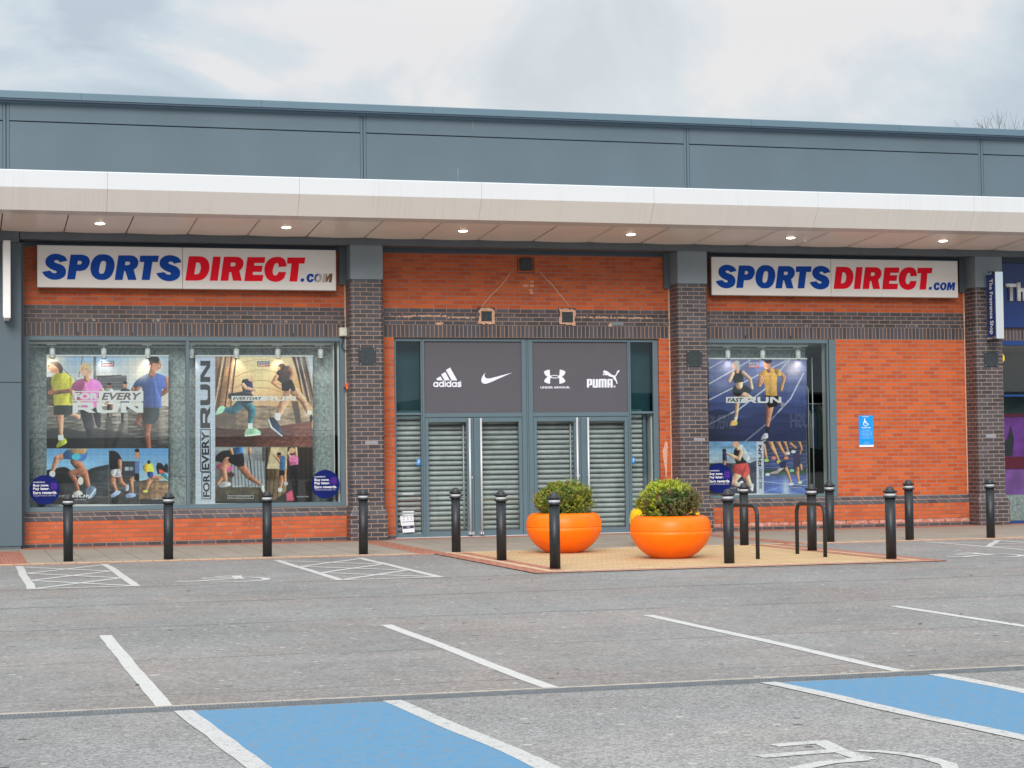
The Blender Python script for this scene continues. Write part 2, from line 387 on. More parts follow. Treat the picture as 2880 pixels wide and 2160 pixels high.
def asphalt(name, base, warm, speck, coarse, bump):
    m = bpy.data.materials.new(name); m.use_nodes = True; t = m.node_tree; K = t.links.new
    b = t.nodes['Principled BSDF']; b.inputs['Roughness'].default_value = .88; b.inputs['Specular IOR Level'].default_value = .3
    g = N(t, 'ShaderNodeNewGeometry'); P = g.outputs['Position']
    def nz(s, d, r=.5, dis=0):
        n = N(t, 'ShaderNodeTexNoise'); n.inputs['Scale'].default_value = s; n.inputs['Detail'].default_value = d; n.inputs['Roughness'].default_value = r; n.inputs['Distortion'].default_value = dis; K(P, n.inputs['Vector']); return n.outputs[0]
    def mr(x, a, b_, c, d):
        n = N(t, 'ShaderNodeMapRange'); n.inputs[1].default_value = a; n.inputs[2].default_value = b_; n.inputs[3].default_value = c; n.inputs[4].default_value = d; K(x, n.inputs[0]); return n.outputs[0]
    def mul(a, b_, op='MULTIPLY'):
        n = N(t, 'ShaderNodeMath', operation=op)
        for i, q in enumerate((a, b_)):
            if isinstance(q, (int, float)): n.inputs[i].default_value = q
            else: K(q, n.inputs[i])
        return n.outputs[0]
    big = nz(.35, 6, .6); mid = nz(2.5, 6, .65)
    fine = nz(coarse, 3, .7); grit = N(t, 'ShaderNodeTexVoronoi'); grit.inputs['Scale'].default_value = coarse*.75; K(P, grit.inputs['Vector'])
    gs = N(t, 'ShaderNodeSeparateXYZ'); K(grit.outputs['Color'], gs.inputs[0])
    v = mul(mr(gs.outputs[0], 0, 1, 1-speck, 1+speck), mr(fine, .3, .7, 1-speck*.8, 1+speck*.8))
    v = mul(v, mr(big, .3, .7, .84, 1.14)); v = mul(v, mr(mid, .3, .7, .90, 1.10))
    # laying joints and cracks that run along the car park
    sp = N(t, 'ShaderNodeSeparateXYZ'); K(P, sp.inputs[0]); wob = nz(.8, 4, .6); brk = nz(1.3, 5, .6)
    y = mul(sp.outputs[1], mul(mul(wob, .5, 'SUBTRACT'), .30), 'ADD')
    for y0, wd, st in ((-10.5,.07,.30),(-13.15,.06,.34),(-11.9,.04,.2),(-15.8,.04,.36),(-18.6,.025,.36),(-20.7,.02,.3)):
        d = mul(mul(y, -y0, 'ADD'), 0, 'ADD'); ab = N(t, 'ShaderNodeMath', operation='ABSOLUTE'); K(d, ab.inputs[0])
        cr_ = mr(ab.outputs[0], wd*.3, wd*1.6, 1, 0); cr_ = mul(cr_, mr(brk, .38, .52, .1, st)); v = mul(v, mul(1.0, cr_, 'SUBTRACT'))
    hv = N(t, 'ShaderNodeHueSaturation'); K(v, hv.inputs['Value'])
    w_ = N(t, 'ShaderNodeMixRGB'); w_.inputs[1].default_value = base; w_.inputs[2].default_value = warm; K(mr(nz(.5, 4, .6), .42, .62, 0, 1), w_.inputs[0]); K(w_.outputs[0], hv.inputs['Color'])
    last = hv.outputs[0]
    # trodden gum and pale chippings
    for sc, th, cc in ((4.5, .085, (.52,.49,.44,1)), (9, .11, (.44,.42,.40,1)), (3.1, .07, (.04,.035,.03,1)), (13, .10, (.07,.065,.06,1))):
        vo = N(t, 'ShaderNodeTexVoronoi'); vo.inputs['Scale'].default_value = sc; K(P, vo.inputs['Vector'])
        cs = N(t, 'ShaderNodeSeparateXYZ'); K(vo.outputs['Color'], cs.inputs[0])
        k = mul(mr(vo.outputs['Distance'], th, th*1.5, 1, 0), mr(cs.outputs[1], .60, .62, 0, .75))
        x = N(t, 'ShaderNodeMixRGB'); x.inputs[2].default_value = cc; K(k, x.inputs[0]); K(last, x.inputs[1]); last = x.outputs[0]
    K(last, b.inputs['Base Color'])
    bp = N(t, 'ShaderNodeBump'); bp.inputs['Strength'].default_value = bump; bp.inputs['Distance'].default_value = .008
    K(mul(fine, gs.outputs[0], 'ADD'), bp.inputs['Height']); K(bp.outputs[0], b.inputs['Normal'])
    return m
M['asphalt'] = asphalt('worn_asphalt', (.226, .217, .210, 1), (.240, .214, .198, 1), .25, 60, .4)
M['asphalt_near'] = asphalt('coarse_asphalt', (.272, .263, .256, 1), (.275, .258, .245, 1), .36, 95, .7)
def paint(name, c, wear, under=(.2,.2,.2,1), scale=9, lo=.60):
    m = mat(name, c, rough=.65); t = m.node_tree; K = t.links.new; b = t.nodes['Principled BSDF']
    g = N(t, 'ShaderNodeNewGeometry')
    n = N(t, 'ShaderNodeTexNoise'); n.inputs['Scale'].default_value = 70; n.inputs['Detail'].default_value = 4; K(g.outputs['Position'], n.inputs['Vector'])
    n2 = N(t, 'ShaderNodeTexNoise'); n2.inputs['Scale'].default_value = scale; n2.inputs['Detail'].default_value = 6; K(g.outputs['Position'], n2.inputs['Vector'])
    ad = N(t, 'ShaderNodeMath', operation='ADD'); K(n.outputs[0], ad.inputs[0]); K(n2.outputs[0], ad.inputs[1])
    mr = N(t, 'ShaderNodeMapRange'); mr.inputs[1].default_value = lo*2; mr.inputs[2].default_value = lo*2+.12; mr.inputs[4].default_value = wear; K(ad.outputs[0], mr.inputs[0])
    mr2 = N(t, 'ShaderNodeMapRange'); mr2.inputs[1].default_value = .3; mr2.inputs[2].default_value = .7; mr2.inputs[3].default_value = .88; mr2.inputs[4].default_value = 1.1; K(n2.outputs[0], mr2.inputs[0])
    hv = N(t, 'ShaderNodeHueSaturation'); hv.inputs['Color'].default_value = c; K(mr2.outputs[0], hv.inputs['Value'])
    x = N(t, 'ShaderNodeMixRGB'); x.inputs[2].default_value = under; K(mr.outputs[0], x.inputs[0]); K(hv.outputs[0], x.inputs[1]); K(x.outputs[0], b.inputs['Base Color'])
    bp = N(t, 'ShaderNodeBump'); bp.inputs['Strength'].default_value = .3; bp.inputs['Distance'].default_value = .005; K(n.outputs[0], bp.inputs['Height']); K(bp.outputs[0], b.inputs['Normal'])
    return m
M['line'] = paint('white_line_paint', (.52, .505, .475, 1), .9, (.24,.235,.23,1), lo=.555)
M['line_worn'] = paint('worn_white_line_paint', (.50, .485, .465, 1), .75, (.24,.235,.23,1), 14, lo=.52)
M['blue_paint'] = paint('blue_bay_paint', (.070, .225, .385, 1), .85, (.15,.18,.21,1), 16, lo=.515)
M['slab'] = brick_mat('buff_paving_slab', (.335,.285,.235,1), (.30,.255,.21,1), (.16,.13,.10,1), .392, .62, -5.512, -5.0, ms=.006, off=0, rough=.8, spec=.3, ground=True, var=.06, bump=.3)
M['paver_red'] = brick_mat('red_block_paving', (.42,.175,.12,1), (.35,.135,.09,1), (.20,.10,.07,1), .105, .21, 0, 0, ms=.006, off=.5, rough=.8, spec=.3, ground=True, var=.12, bump=.4)
M['paver_yellow'] = brick_mat('buff_block_paving', (.56,.39,.215,1), (.50,.33,.17,1), (.24,.16,.09,1), .21, .105, 0, 0, ms=.005, off=.5, rough=.8, spec=.3, ground=True, var=.10, bump=.4)
M['paver_cream'] = brick_mat('cream_edging_brick', (.60,.46,.30,1), (.55,.38,.22,1), (.25,.17,.1,1), .21, .105, 0, 0, ms=.006, off=0, rough=.8, spec=.3, ground=True, var=.12, bump=.4)
M['paver_pink'] = brick_mat('pink_edging_brick', (.46,.26,.19,1), (.40,.20,.14,1), (.22,.13,.1,1), .21, .105, 0, 0, ms=.006, off=0, rough=.8, spec=.3, ground=True, var=.12, bump=.4)
M['channel'] = mat('concrete_channel_edge', (.40, .345, .285, 1), rough=.8, noise=.25, nscale=10, bump=.3)
M['grate'] = mat('galvanised_grating', (.14, .155, .17, 1), rough=.6, metal=.0, noise=.2, nscale=20)

# ------------------------------------------------------------------ the setting
def sheet(name, rects, z, m, thick=.0, kind='structure'):
    b = MB()
    for r in rects:
        if len(r) == 4 and not isinstance(r[0], tuple):
            x0, x1, y0, y1 = r; p = [(x0,y0),(x1,y0),(x1,y1),(x0,y1)]
        else: p = r
        b.column(p, z-.02, z, 0)
    return tag(b.build(name, m), kind=kind)
g = MB()
g.add([(-250,-21.5,0),(250,-21.5,0),(250,250,0),(-250,250,0)], [(0,1,2,3)])
tag(g.build('asphalt_car_park', M['asphalt']), kind='structure')
g = MB(); g.add([(-250,-250,0),(250,-250,0),(250,-21.5,0),(-250,-21.5,0)], [(0,1,2,3)])
tag(g.build('asphalt_near_bays', M['asphalt_near']), kind='structure')
ZP = .012
sheet('pavement', [(-30,-.36,-5.0,-.0),(.03,5.42,-5.0,-.0),(5.78,40,-5.0,-.0)], ZP, M['slab'])
sheet('red_block_path', [(-12,-5.9,-5.0,-1.25),(-.36,.03,-5.16,-.0),(5.42,5.78,-5.16,-.0)], ZP+.004, M['paver_red'])
sheet('red_block_margin', [(-5.82,-.36,-.72,-.09),(.03,5.42,-.45,-.0),(5.78,40,-.66,-.09)], ZP+.004, M['paver_red'])
sheet('kerb_edging', [(-30,-.36,-5.12,-5.0),(.03,5.42,-5.12,-5.0),(5.78,40,-5.12,-5.0)], ZP+.001, M['paver_cream'])
sheet('kerb_outer_edging', [(-30,-.16,-5.22,-5.12),(5.33,40,-5.22,-5.12)], ZP-.003, M['paver_pink'])
X0, X1, Y0, Y1 = -.16, 5.36, -10.33, -5.16
sheet('paved_island', [(X0,X1,Y0,Y1)], ZP-.004, M['paver_yellow'])
def ring(x0, x1, y0, y1, t): return [(x0,x0+t,y0,y1),(x1-t,x1,y0,y1),(x0+t,x1-t,y0,y0+t)]
sheet('paved_island_border', ring(X0,X1,Y0,Y1,.235)[:2], ZP, M['paver_red'])
sheet('paved_island_front_border', ring(X0,X1,Y0,Y1,.235)[2:], ZP, M['paver_pink'])
sheet('paved_island_cream_line', ring(X0+.235,X1-.235,Y0+.235,Y1,.10), ZP+.001, M['paver_cream'])
sheet('paved_island_inner_line', [(X0+.335,X0+.52,Y0+.335,Y1),(X1-.52,X1-.335,Y0+.335,Y1)], ZP-.001, M['paver_red'])

def wavy_strip(b, p0, p1, wd, z, m=0, rough=.006, n=40):
    """a painted line with slightly uneven edges"""
    p0, p1 = Vector(p0), Vector(p1); t = (p1-p0); ln = t.length; t.normalize(); nn = Vector((-t.y, t.x)); vs = []
    for i in range(n+1):
        q = p0+t*(ln*i/n); a = (mnoise.noise(Vector((q.x*3, q.y*3, 1)))*rough, mnoise.noise(Vector((q.x*3, q.y*3, 9)))*rough); c = mnoise.noise(Vector((q.x*.7, q.y*.7, 3)))*rough*3
        for sgn, e in ((-1, a[0]), (1, a[1])): r = q+nn*(sgn*wd/2+e+c); vs.append((r.x, r.y, z))
    return b.add(vs, [(2*i, 2*i+2, 2*i+3, 2*i+1) if False else (2*i+1, 2*i, 2*i+2, 2*i+3) for i in range(n)], m)
ZL = .003
def line(name, segs, m='line', z=ZL, rough=.006):
    b = MB()
    for s_ in segs: wavy_strip(b, s_[0], s_[1], s_[2], z, 0, rough)
    o = b.build(name, M[m]); return tag(o, kind='structure')
for x in (-8.1, -5.675, -3.325, -.96, 1.43, 3.83, 6.2, 8.6):     # one bay line each
    line('bay_line', [((x,-16.5),(x,-21.31),.10)])
BAYS = ((-5.60,.052), (-4.38,.055), (-2.0,.085), (-.84,.04), (1.6,.06), (2.75,.06))
for x, k_ in BAYS:
    line('bay_line', [((x,-21.50),(x+k_*10.4,-32),.11)], 'line_worn', ZL+.0015, .012)
for (x0, k0), (x1, k1) in zip(BAYS[::2], BAYS[1::2]):
    b = MB(); b.add([(x0+k0*10.4,-32,ZL),(x1+k1*10.4,-32,ZL),(x1,-21.54,ZL),(x0,-21.54,ZL)], [(0,1,2,3)]); tag(b.build('blue_bay_marking', M['blue_paint']), kind='structure')
def hatch(x0, x1, y0, y1):
    b = MB(); k = 3; d = (y1-.35-y0)/k
    wavy_strip(b, (x0,y0),(x0,y1),.10,ZL); wavy_strip(b, (x1,y0),(x1,y1),.10,ZL+.0003)
    wavy_strip(b, (x0+.05,y0+.03),(x1-.05,y0+.03),.09,ZL+.0006)
    for i in range(k):
        a, c = y0+.08+i*d, y0+.08+(i+1)*d
        wavy_strip(b, (x0+.05,a),(x1-.05,c),.095,ZL+.0009); wavy_strip(b, (x0+.05,c),(x1-.05,a),.095,ZL+.0012)
    return tag(b.build('hatched_bay_marking', M['line']), kind='structure')
hatch(-6.04,-4.89,-10.38,-5.45); hatch(-2.55,-1.36,-10.45,-5.68); hatch(7.66,8.80,-10.4,-5.5)
def wheelchair(dx, dy, m='line'):
    b = MB(); z = ZL
    def st(pts, w_):
        nonlocal z
        v = [Vector(p) for p in pts]; vs = []
        for i, p in enumerate(v):
            t = (v[min(i+1, len(v)-1)]-v[max(i-1, 0)]).normalized(); n_ = Vector((-t.y, t.x)); ww = (w_[i] if isinstance(w_, list) else w_)*(.78 if m != 'line' else 1)
            for s_ in (-1, 1): q = p+n_*(s_*ww/2); vs.append((q.x+dx, q.y+dy, z))
        b.add(vs, [(2*i+1, 2*i, 2*i+2, 2*i+3) for i in range(len(v)-1)]); z += .0003
    st([(-3.56,-9.0),(-3.60,-9.3),(-3.60,-9.62)], .12)
    st([(-3.83,-9.07),(-3.70,-9.05),(-3.55,-9.05)], .12)
    st([(-4.03,-9.36),(-3.85,-9.34),(-3.60,-9.32)], .12)
    st([(-4.37,-9.76),(-4.26,-9.84),(-4.14,-9.85),(-3.98,-9.72),(-3.80,-9.62),(-3.60,-9.60)], .12)
    arc = [(-3.52,-9.36),(-3.44,-9.42),(-3.36,-9.54),(-3.32,-9.68),(-3.32,-9.86),(-3.38,-10.0),(-3.48,-10.10),(-3.62,-10.18),(-3.76,-10.21),(-3.88,-10.18),(-4.0,-10.12)]
    st(arc, [.07,.08,.09,.10,.10,.10,.10,.09,.08,.07,.04])
    if m == 'line': st([(-3.54,-8.50),(-3.46,-8.50)], .05)
    return tag(b.build('wheelchair_marking', M[m]), kind='structure')
wheelchair(0, 0); wheelchair(10.2, .30); wheelchair(.82, -14.82, 'line_worn')

# drainage channel across the car park
b = MB(); yc = -21.36
segx = -14.0
while segx < 16:
    b.box(segx, segx+.994, yc-.008, yc+.034, -.02, .014, 0); segx += 1.0
b.box(-14, 16, yc-.130, yc-.118, -.02, .010, 1)
drain = empty('drain_channel', (0, yc, 0), 'long narrow drainage channel with slotted metal grating across the asphalt', 'drain')
b.build('channel_edge', [M['channel'], M['grate']], drain)
b = MB(); b.box(-14, 16, yc-.118, yc-.008, -.05, .0055, 0); b.build('gutter', M['groove'], drain)
b = MB(); x = -8.0
while x < 5:
    b.box(x, x+.011, yc-.118, yc-.008, .0, .011, 0)
    x += .0236
for y_ in (yc-.118, yc-.068, yc-.022): b.box(-14, 16, y_, y_+.009, .0, .0125, 0)
b.build('grating', M['grate'], drain)
# ------------------------------------------------------------------ the retail building
bld = empty('retail_building', (0,0,0), 'long brick retail unit with grey cladding, white canopy and dark brick piers', 'building')
# wall bands (Z): plinth .0-.592, wall, soldier course 3.50-3.724, three dark courses and one more to 4.017, red to 4.97
Z1, Z2, Z3, ZT = HEAD, HEAD+.218+.0065, HEAD+.218+4*RH, 4.975
TH = .32
WM = [M['red'], M['black'], M['soldier'], M['black_low'], M['red_plinth'], M['groove'], M['pale_course']]
def upper_wall(x0, x1):
    b = MB()
    b.box(x0, x1, 0, TH, Z1, Z2, 2); b.box(x0, x1, 0, TH, Z2, Z3, 1); b.box(x0, x1, 0, TH, Z3, ZT, 0)
    # ledge of raised mortar and the drip slot above the frames
    b.box(x0, x1, -.007, 0, Z3-RH-.006, Z3-RH+.003, 0)
    return b.build('upper_wall', WM, bld)
def plinth(x0, x1):
    b = MB()
    P = [(.25,0),(-.105,0),(-.105,.075)]; b.prism([(.25,.0),(-.105,.0),(-.105,.075),(.25,.075)], x0, x1, 3)
    b.prism([(.25,.075),(-.10,.075),(-.10,.440),(.25,.440)], x0, x1, 4)
    if x0 > 5: b.prism([(-.10,.080),(-.103,.080),(-.103,.150),(-.10,.150)], x0+.01, x1-.01, 6)
    b.prism([(.25,.440),(-.105,.440),(-.105,.447),(0.0,.592),(.25,.592)], x0, x1, 3)
    return b.build('plinth_wall', WM, bld)
upper_wall(-5.80, -.40); upper_wall(.155, 5.56); upper_wall(6.11, 11.53)
plinth(-5.80, -.40); plinth(6.11, 11.53)
def plain_wall(name, x0, x1, z0, z1):
    b = MB(); b.box(x0, x1, 0, TH, z0, z1, 0); return b.build(name, WM, bld)
plain_wall('red_wall', 8.80, 11.53, .592, Z1); 
b = MB(); b.box(.155, .432, 0, TH, .075, Z1, 0); b.box(.155, .432, 0, TH, 0, .075, 3); b.build('red_wall', WM, bld)
b = MB(); b.box(5.318, 5.56, 0, TH, .075, Z1, 0); b.box(5.318, 5.56, 0, TH, 0, .075, 3); b.build('red_wall', WM, bld)
b = MB(); b.box(12.05, 18, .02, TH, Z1, 3.73, 2); b.box(12.05, 18, .02, TH, 3.73, ZT, 1); b.build('upper_wall', WM, bld)
b = MB()
for x0, x1 in ((-5.8,-.40),(.155,5.56),(6.11,11.53),(12.05,18)): b.box(x0, x1, -.03, TH, ZT, 5.30, 0)
b.build('recess_flashing', M['band'], bld)
# weep slots in the soldier courses
def pier(x0, x1):
    D, r = -.43, .055
    def prof(x0, x1, D, r):
        p = [(x0,.02)]
        for k in range(6): a = math.pi+ (math.pi/2)*k/5; p.append((x0+r+r*math.cos(a), D+r+r*math.sin(a)))
        for k in range(6): a = 1.5*math.pi+(math.pi/2)*k/5; p.append((x1-r+r*math.cos(a), D+r+r*math.sin(a)))
        p.append((x1,.02)); return p
    b = MB(); A = prof(x0, x1, D, r); B_ = prof(x0-.035, x1+.035, D-.035, .008)
    b.column(B_, 0, .447, 0); b.column(B_, .447, .596, 0, prof2=A); b.column(A, .596, 4.47, 0)
    o = b.build('brick_pier', [M['pier'], M['capital']], bld)
    c = MB(); c.bbox(x0+.005, x1-.005, D-.012, .0, 4.462, 5.07, .006, 0)
    c.bbox(x0+.005, x0+.285, D-.015, D-.013, 4.464, 5.07, .001, 0)
    c.build('pier_capital', [M['capital']], o)
    c = MB(); c.box(x0-.115, x0+.005, -.06, 0, 4.40, 5.06)
    c.build('pier_flashing', M['beam'], o)
    c = MB(); c.box(x0-.022, x0+.004, -.022, 0, 3.85, 4.40); c.box(x0-.014, x0+.004, -.014, 0, .60, 3.85)
    c.build('sealant_joint', M['scar'] , o)
    return o
for x in (-.415, 5.53, 11.48): pier(x, x+.575)
# grey clad pier at the left end
b = MB()
b.bbox(-7.3, -5.842, -.43, 0, 2.712, 4.985, .006, 0); b.bbox(-7.3, -5.842, -.43, 0, .06, 2.704, .006, 0)
b.box(-7.3, -5.86, -.41, 0, 0, .06, 1); b.box(-5.842, -5.79, -.12, .05, 0, 5.03, 1); b.box(-7.3, -5.85, -.42, 0, 2.70, 2.715, 2)
b.bbox(-7.3, -5.87, -.46, 0, 4.985, 5.17, .006, 1)
b.build('clad_pier', [M['panel'], M['beam'], M['groove']], bld)
b = MB(); b.box(-30, -7.29, -.2, .3, 0, 5.2, 0); b.build('side_wall', [M['panel']], bld)
# beam under the soffit
b = MB(); b.prism([(-.46,5.045),(-.46,5.135),(-.475,5.15),(-.475,5.19),(0,5.19),(0,5.045)], -5.86, 20, 0); b.build('soffit_beam', M['beam'], bld)
# canopy: an aluminium nosing in 3 m lengths
can = MB()
prof = [(.25,5.90),(-2.33,5.90),(-2.35,5.885),(-2.35,5.628),(-2.145,5.302),(-1.93,5.268),(-1.93,5.40),(.25,5.40)]
xs = [-16.6+3*k for k in range(0, 14)]
for a in xs:
    vs = []; n = len(prof); x0, x1 = a+.0018, a+2.9982
    can.add([(x0,y,z) for y, z in prof]+[(x1,y,z) for y, z in prof], [], 0)
    base = len(can.v)-2*n
    for i in range(n):
        j = (i+1) % n; can.f.append([base+i, base+i+n, base+j+n, base+j]); can.m.append(1 if i in (3, 4) else 0); can.sm.append(False)
    can.f.append([base+i for i in range(n)]); can.m.append(0); can.sm.append(False)
    can.f.append([base+i+n for i in range(n-1,-1,-1)]); can.m.append(0); can.sm.append(False)
canopy = can.build('canopy', [M['canopy'], M['canopy_low']], bld, recalc=True)
b = MB(); b.prism([(.24,5.88),(-2.32,5.88),(-2.335,5.64),(-2.12,5.32),(-1.94,5.29),(.24,5.38)], -16, 25, 0); b.build('canopy_core', M['groove'], canopy)
sf = MB()
for k in range(-12, 22):
    x0, x1 = -5.165+k+.009, -5.165+k+.991; sag = random.uniform(0, .006)
    nb = 6
    for i in range(nb):
        a, c = x0+(x1-x0)*i/nb, x0+(x1-x0)*(i+1)/nb
        def zz(t, rear): return (-.012*math.sin(math.pi*t) - sag) if rear else 0
        ta, tb = i/nb, (i+1)/nb
        sf.add([(a,-1.925,5.270),(c,-1.925,5.270),(c,-.47,5.172+zz(tb,1)),(a,-.47,5.172+zz(ta,1))], [(3,2,1,0)], 0, True)
        sf.add([(a,-1.925,5.285),(c,-1.925,5.285),(c,-.47,5.195),(a,-.47,5.195)], [(0,1,2,3)], 0, True)
sf.build('soffit', M['soffit'], canopy)
b = MB(); b.prism([(-1.93,5.31),(-1.93,5.29),(-.46,5.20),(-.46,5.22)], -16, 25, 0); b.build('soffit_void', M['groove'], canopy)
# upper cladding, in bays of 6 m, and the coping
b = MB()
for k in range(-3, 5):
    x0 = -.018+6.04*k; g_ = .055
    b.bbox(x0+g_, x0+6.04-g_, .27, .40, 5.3, 7.083, .004, 0); b.bbox(x0+g_, x0+6.04-g_, .27, .40, 7.101, 7.42, .004, 0)
    b.bbox(x0-g_+.004, x0-.006, .275, .40, 5.3, 7.42, .003, 0); b.bbox(x0+.006, x0+g_-.004, .275, .40, 5.3, 7.42, .003, 0)
b.build('upper_cladding', M['panel'], bld)
b = MB(); b.box(-24, 28, .30, .42, 5.3, 7.46, 0); b.build('cladding_backing', M['groove'], bld)
b = MB()
for k in range(-6, 8):
    x0 = -4.84+3.02*k
    b.prism([(.10,7.45),(.10,7.563),(.12,7.575),(.9,7.60),(.9,7.45)], x0+.002, x0+3.018, 0)
b.build('coping', M['coping'], bld)
b = MB(); b.prism([(.12,7.42),(.12,7.45),(.9,7.45),(.9,7.42)], -24, 28, 0); b.prism([(.22,7.395),(.22,7.42),(.5,7.42),(.5,7.395)], -24, 28, 1); b.build('coping_flashing', [M['band'], M['coping']], bld)
b = MB(); b.box(-24, 28, .42, 26, 7.2, 7.35, 0); b.box(-24, 28, 25.7, 26, 0, 7.2, 1); b.box(-24, -23.7, .32, 26, 0, 7.2, 1); b.box(27.7, 28, .32, 26, 0, 7.2, 1); b.box(-30,28,.3,.42,5.2,5.35,1)
b.build('roof', [M['roof'], M['panel']], bld)
b = MB(); b.box(-23.6, 27.6, .32, 25.6, -.03, .03, 0); b.build('shop_floor', M['dark_room'], bld)

for px_, py0, py1, w_ in ((1288,474,513,.0045),(1330,340,366,.004)):
    p0, p1 = at(px_, py0, .268), at(px_, py1, .268); b = MB(); b.add([(p0.x-w_,.266,p0.z),(p0.x+w_,.266,p0.z),(p1.x+w_*.3,.266,p1.z),(p1.x-w_*.2,.266,p1.z)], [(0,3,2,1)], 0); b.build('dropping_streak', mat('faint_dropping', (.30,.33,.36,1)), bld)

# ------------------------------------------------------------------ windows and doors
def frame_bars(name, bars, y0, y1, m, parent, b_=.004):
    b = MB()
    for x0, x1, z0, z1 in bars: b.bbox(x0, x1, y0, y1, z0, z1, b_, 0)
    return b.build(name, m, parent)
def pane(x0, x1, z0, z1, y, parent, m='glass'):
    b = MB(); b.box(x0, x1, y, y+.010, z0, z1); return b.build('pane', M[m], parent)
# left shop window: two lights
wf = frame_bars('window_frame', [(-5.79,-5.712,.592,3.494),(-.52,-.40,.592,3.494),(-3.150,-3.095,.672,3.424),(-5.712,-3.1225,3.424,3.494),(-3.1225,-.52,3.424,3.494),(-5.712,-3.1225,.592,.672),(-3.1225,-.52,.592,.672)], -.012, .075, M['frame'], bld)
pane(-5.712,-3.15,.672,3.424,.03,wf); pane(-3.095,-.52,.672,3.424,.03,wf)
wf2 = frame_bars('window_frame', [(6.105,6.165,.592,3.494),(8.62,8.795,.592,3.494),(6.165,8.62,3.424,3.494),(6.165,8.62,.592,.652)], -.012, .075, M['frame'], bld)
pane(6.165,8.62,.652,3.424,.03,wf2)
b = MB(); b.box(8.645,8.66,-.018,-.012,.6,3.49); b.build('frame_bead', M['groove'], wf2)
# display boxes behind the glass
def display(x0, x1, board_x1, ybk, name='display_box'):
    b = MB()
    b.box(x0, x1, .08, ybk+.1, .56, .60, 1)                       # window board
    b.box(x0, x1, .08, ybk+.1, 3.43, 3.47, 1)                       # head
    b.box(x0-.04, x0, .08, ybk+.1, .6, 3.43, 1)
    z = .6
    for zz in (1.14, 1.90, 2.66, 3.43):
        b.box(x0, board_x1, ybk, ybk+.03, z, zz-.006, 0); z = zz
    b.box(x0, board_x1, ybk+.01, ybk+.04, .6, 3.43, 2)
    return b
b = display(-5.80, -.42, -.60, .45); b.box(-.44,-.40,.08,.55,.6,3.43,1); b.box(-.60,-.585,.20,.46,.6,3.43,1); b.box(-.535,-.50,.16,.19,.6,3.43,1)
b.build('display_back', [M['board'], M['sill_white'], M['groove']], bld)
b = display(6.14, 8.72, 8.40, .45); b.box(8.66,8.72,.08,.30,.6,3.43,1); b.box(8.40,8.415,.43,.49,.6,3.43,2)
b.build('display_back', [M['board'], M['sill_white'], M['groove']], bld)
b = MB(); b.box(8.0, 13.0, .6, 4.2, 3.4, 3.44, 0); b.box(8.0,13,4.1,4.2,0,3.4,1); b.build('shop_ceiling', [M['room_ceiling'], M['dark_room']], bld)
# things dimly seen through the gap at the right of the right window
b = MB(); b.tube([(8.50,.75,.75),(8.47,.75,2.6),(8.52,.75,2.75),(8.58,.75,2.6),(8.58,.75,.8)], .012, 8)
b.tube([(8.60,.6,.7),(8.60,.6,3.2)], .01, 8)
tag(b.build('display_rail', M['steel']), 'thin bent steel display rail seen through the gap beside the running track poster', 'rail')

root = empty('clothes_rail', (9.3, 1.6, 0), 'dim rail of hanging clothes glimpsed through the gap beside the running track poster', 'clothes rail')
b = MB(); b.tube([(8.2,1.6,2.35),(11.0,1.6,2.35)], .014, 8); b.build('rail', M['steel'], root)
rg = random.Random(3); x_ = 8.3
while x_ < 10.8:
    w_ = rg.uniform(.05,.09); l_ = rg.uniform(.55,.85); b = MB()
    b.column([(x_,1.35),(x_+w_,1.35),(x_+w_,1.85),(x_,1.85)], 2.28-l_, 2.12, 0); b.column([(x_,1.35),(x_+w_,1.35),(x_+w_,1.85),(x_,1.85)], 2.12, 2.33, 0, prof2=[(x_+.02,1.56),(x_+w_-.02,1.56),(x_+w_-.02,1.64),(x_+.02,1.64)])
    b.build('garment', mat('garment_cloth', rg.choice([(.03,.03,.04,1),(.10,.11,.13,1),(.02,.07,.16,1),(.25,.08,.05,1),(.30,.30,.31,1),(.05,.12,.10,1)])), root); x_ += w_+rg.uniform(.01,.04)

# entrance screen
DX = [(.435,.480),(.917,.984),(2.752,2.958),(4.736,4.795),(5.222,5.318)]
en = frame_bars('entrance_frame', [(a,c,.03,3.494) for a, c in DX]+[(.480,.917,3.436,3.494),(.984,2.752,3.436,3.494),(2.958,4.736,3.436,3.494),(4.795,5.222,3.436,3.494),
      (.480,.917,2.148,2.190),(.984,2.752,2.105,2.180),(2.958,4.736,2.105,2.180),(4.795,5.222,2.148,2.190),(.480,.917,.03,.085),(4.795,5.222,.03,.085)], .055, .145, M['frame'], bld, .005)
for x_ in (2.835, 2.868, .94, 4.762):
    b = MB(); b.box(x_, x_+.005, .052, .056, .03, 3.49); b.build('frame_joint', M['groove'], en)
b = MB(); b.box(.432,5.318,.02,.2,.0,.028); b.build('threshold', M['steel'], en)
pane(.480,.917,2.19,3.436,.10,en,'glass_dark'); pane(4.795,5.222,2.19,3.436,.10,en,'glass_dark')
pane(.480,.917,.085,2.148,.10,en); pane(4.795,5.222,.085,2.148,.10,en)
def vinyl(x0, x1):
    b = MB(); b.box(x0, x1, .09, .105, 2.18, 3.436); return b.build('vinyl_panel', M['vinyl'], en)
v1 = vinyl(.984, 2.752); v2 = vinyl(2.958, 4.736)
b = MB(); b.box(.45, 5.30, .45, .48, 2.16, 3.49); b.build('entrance_bulkhead', mat('teal_grey_bulkhead', (.20,.30,.33,1), rough=.6, noise=.15, nscale=2), bld)
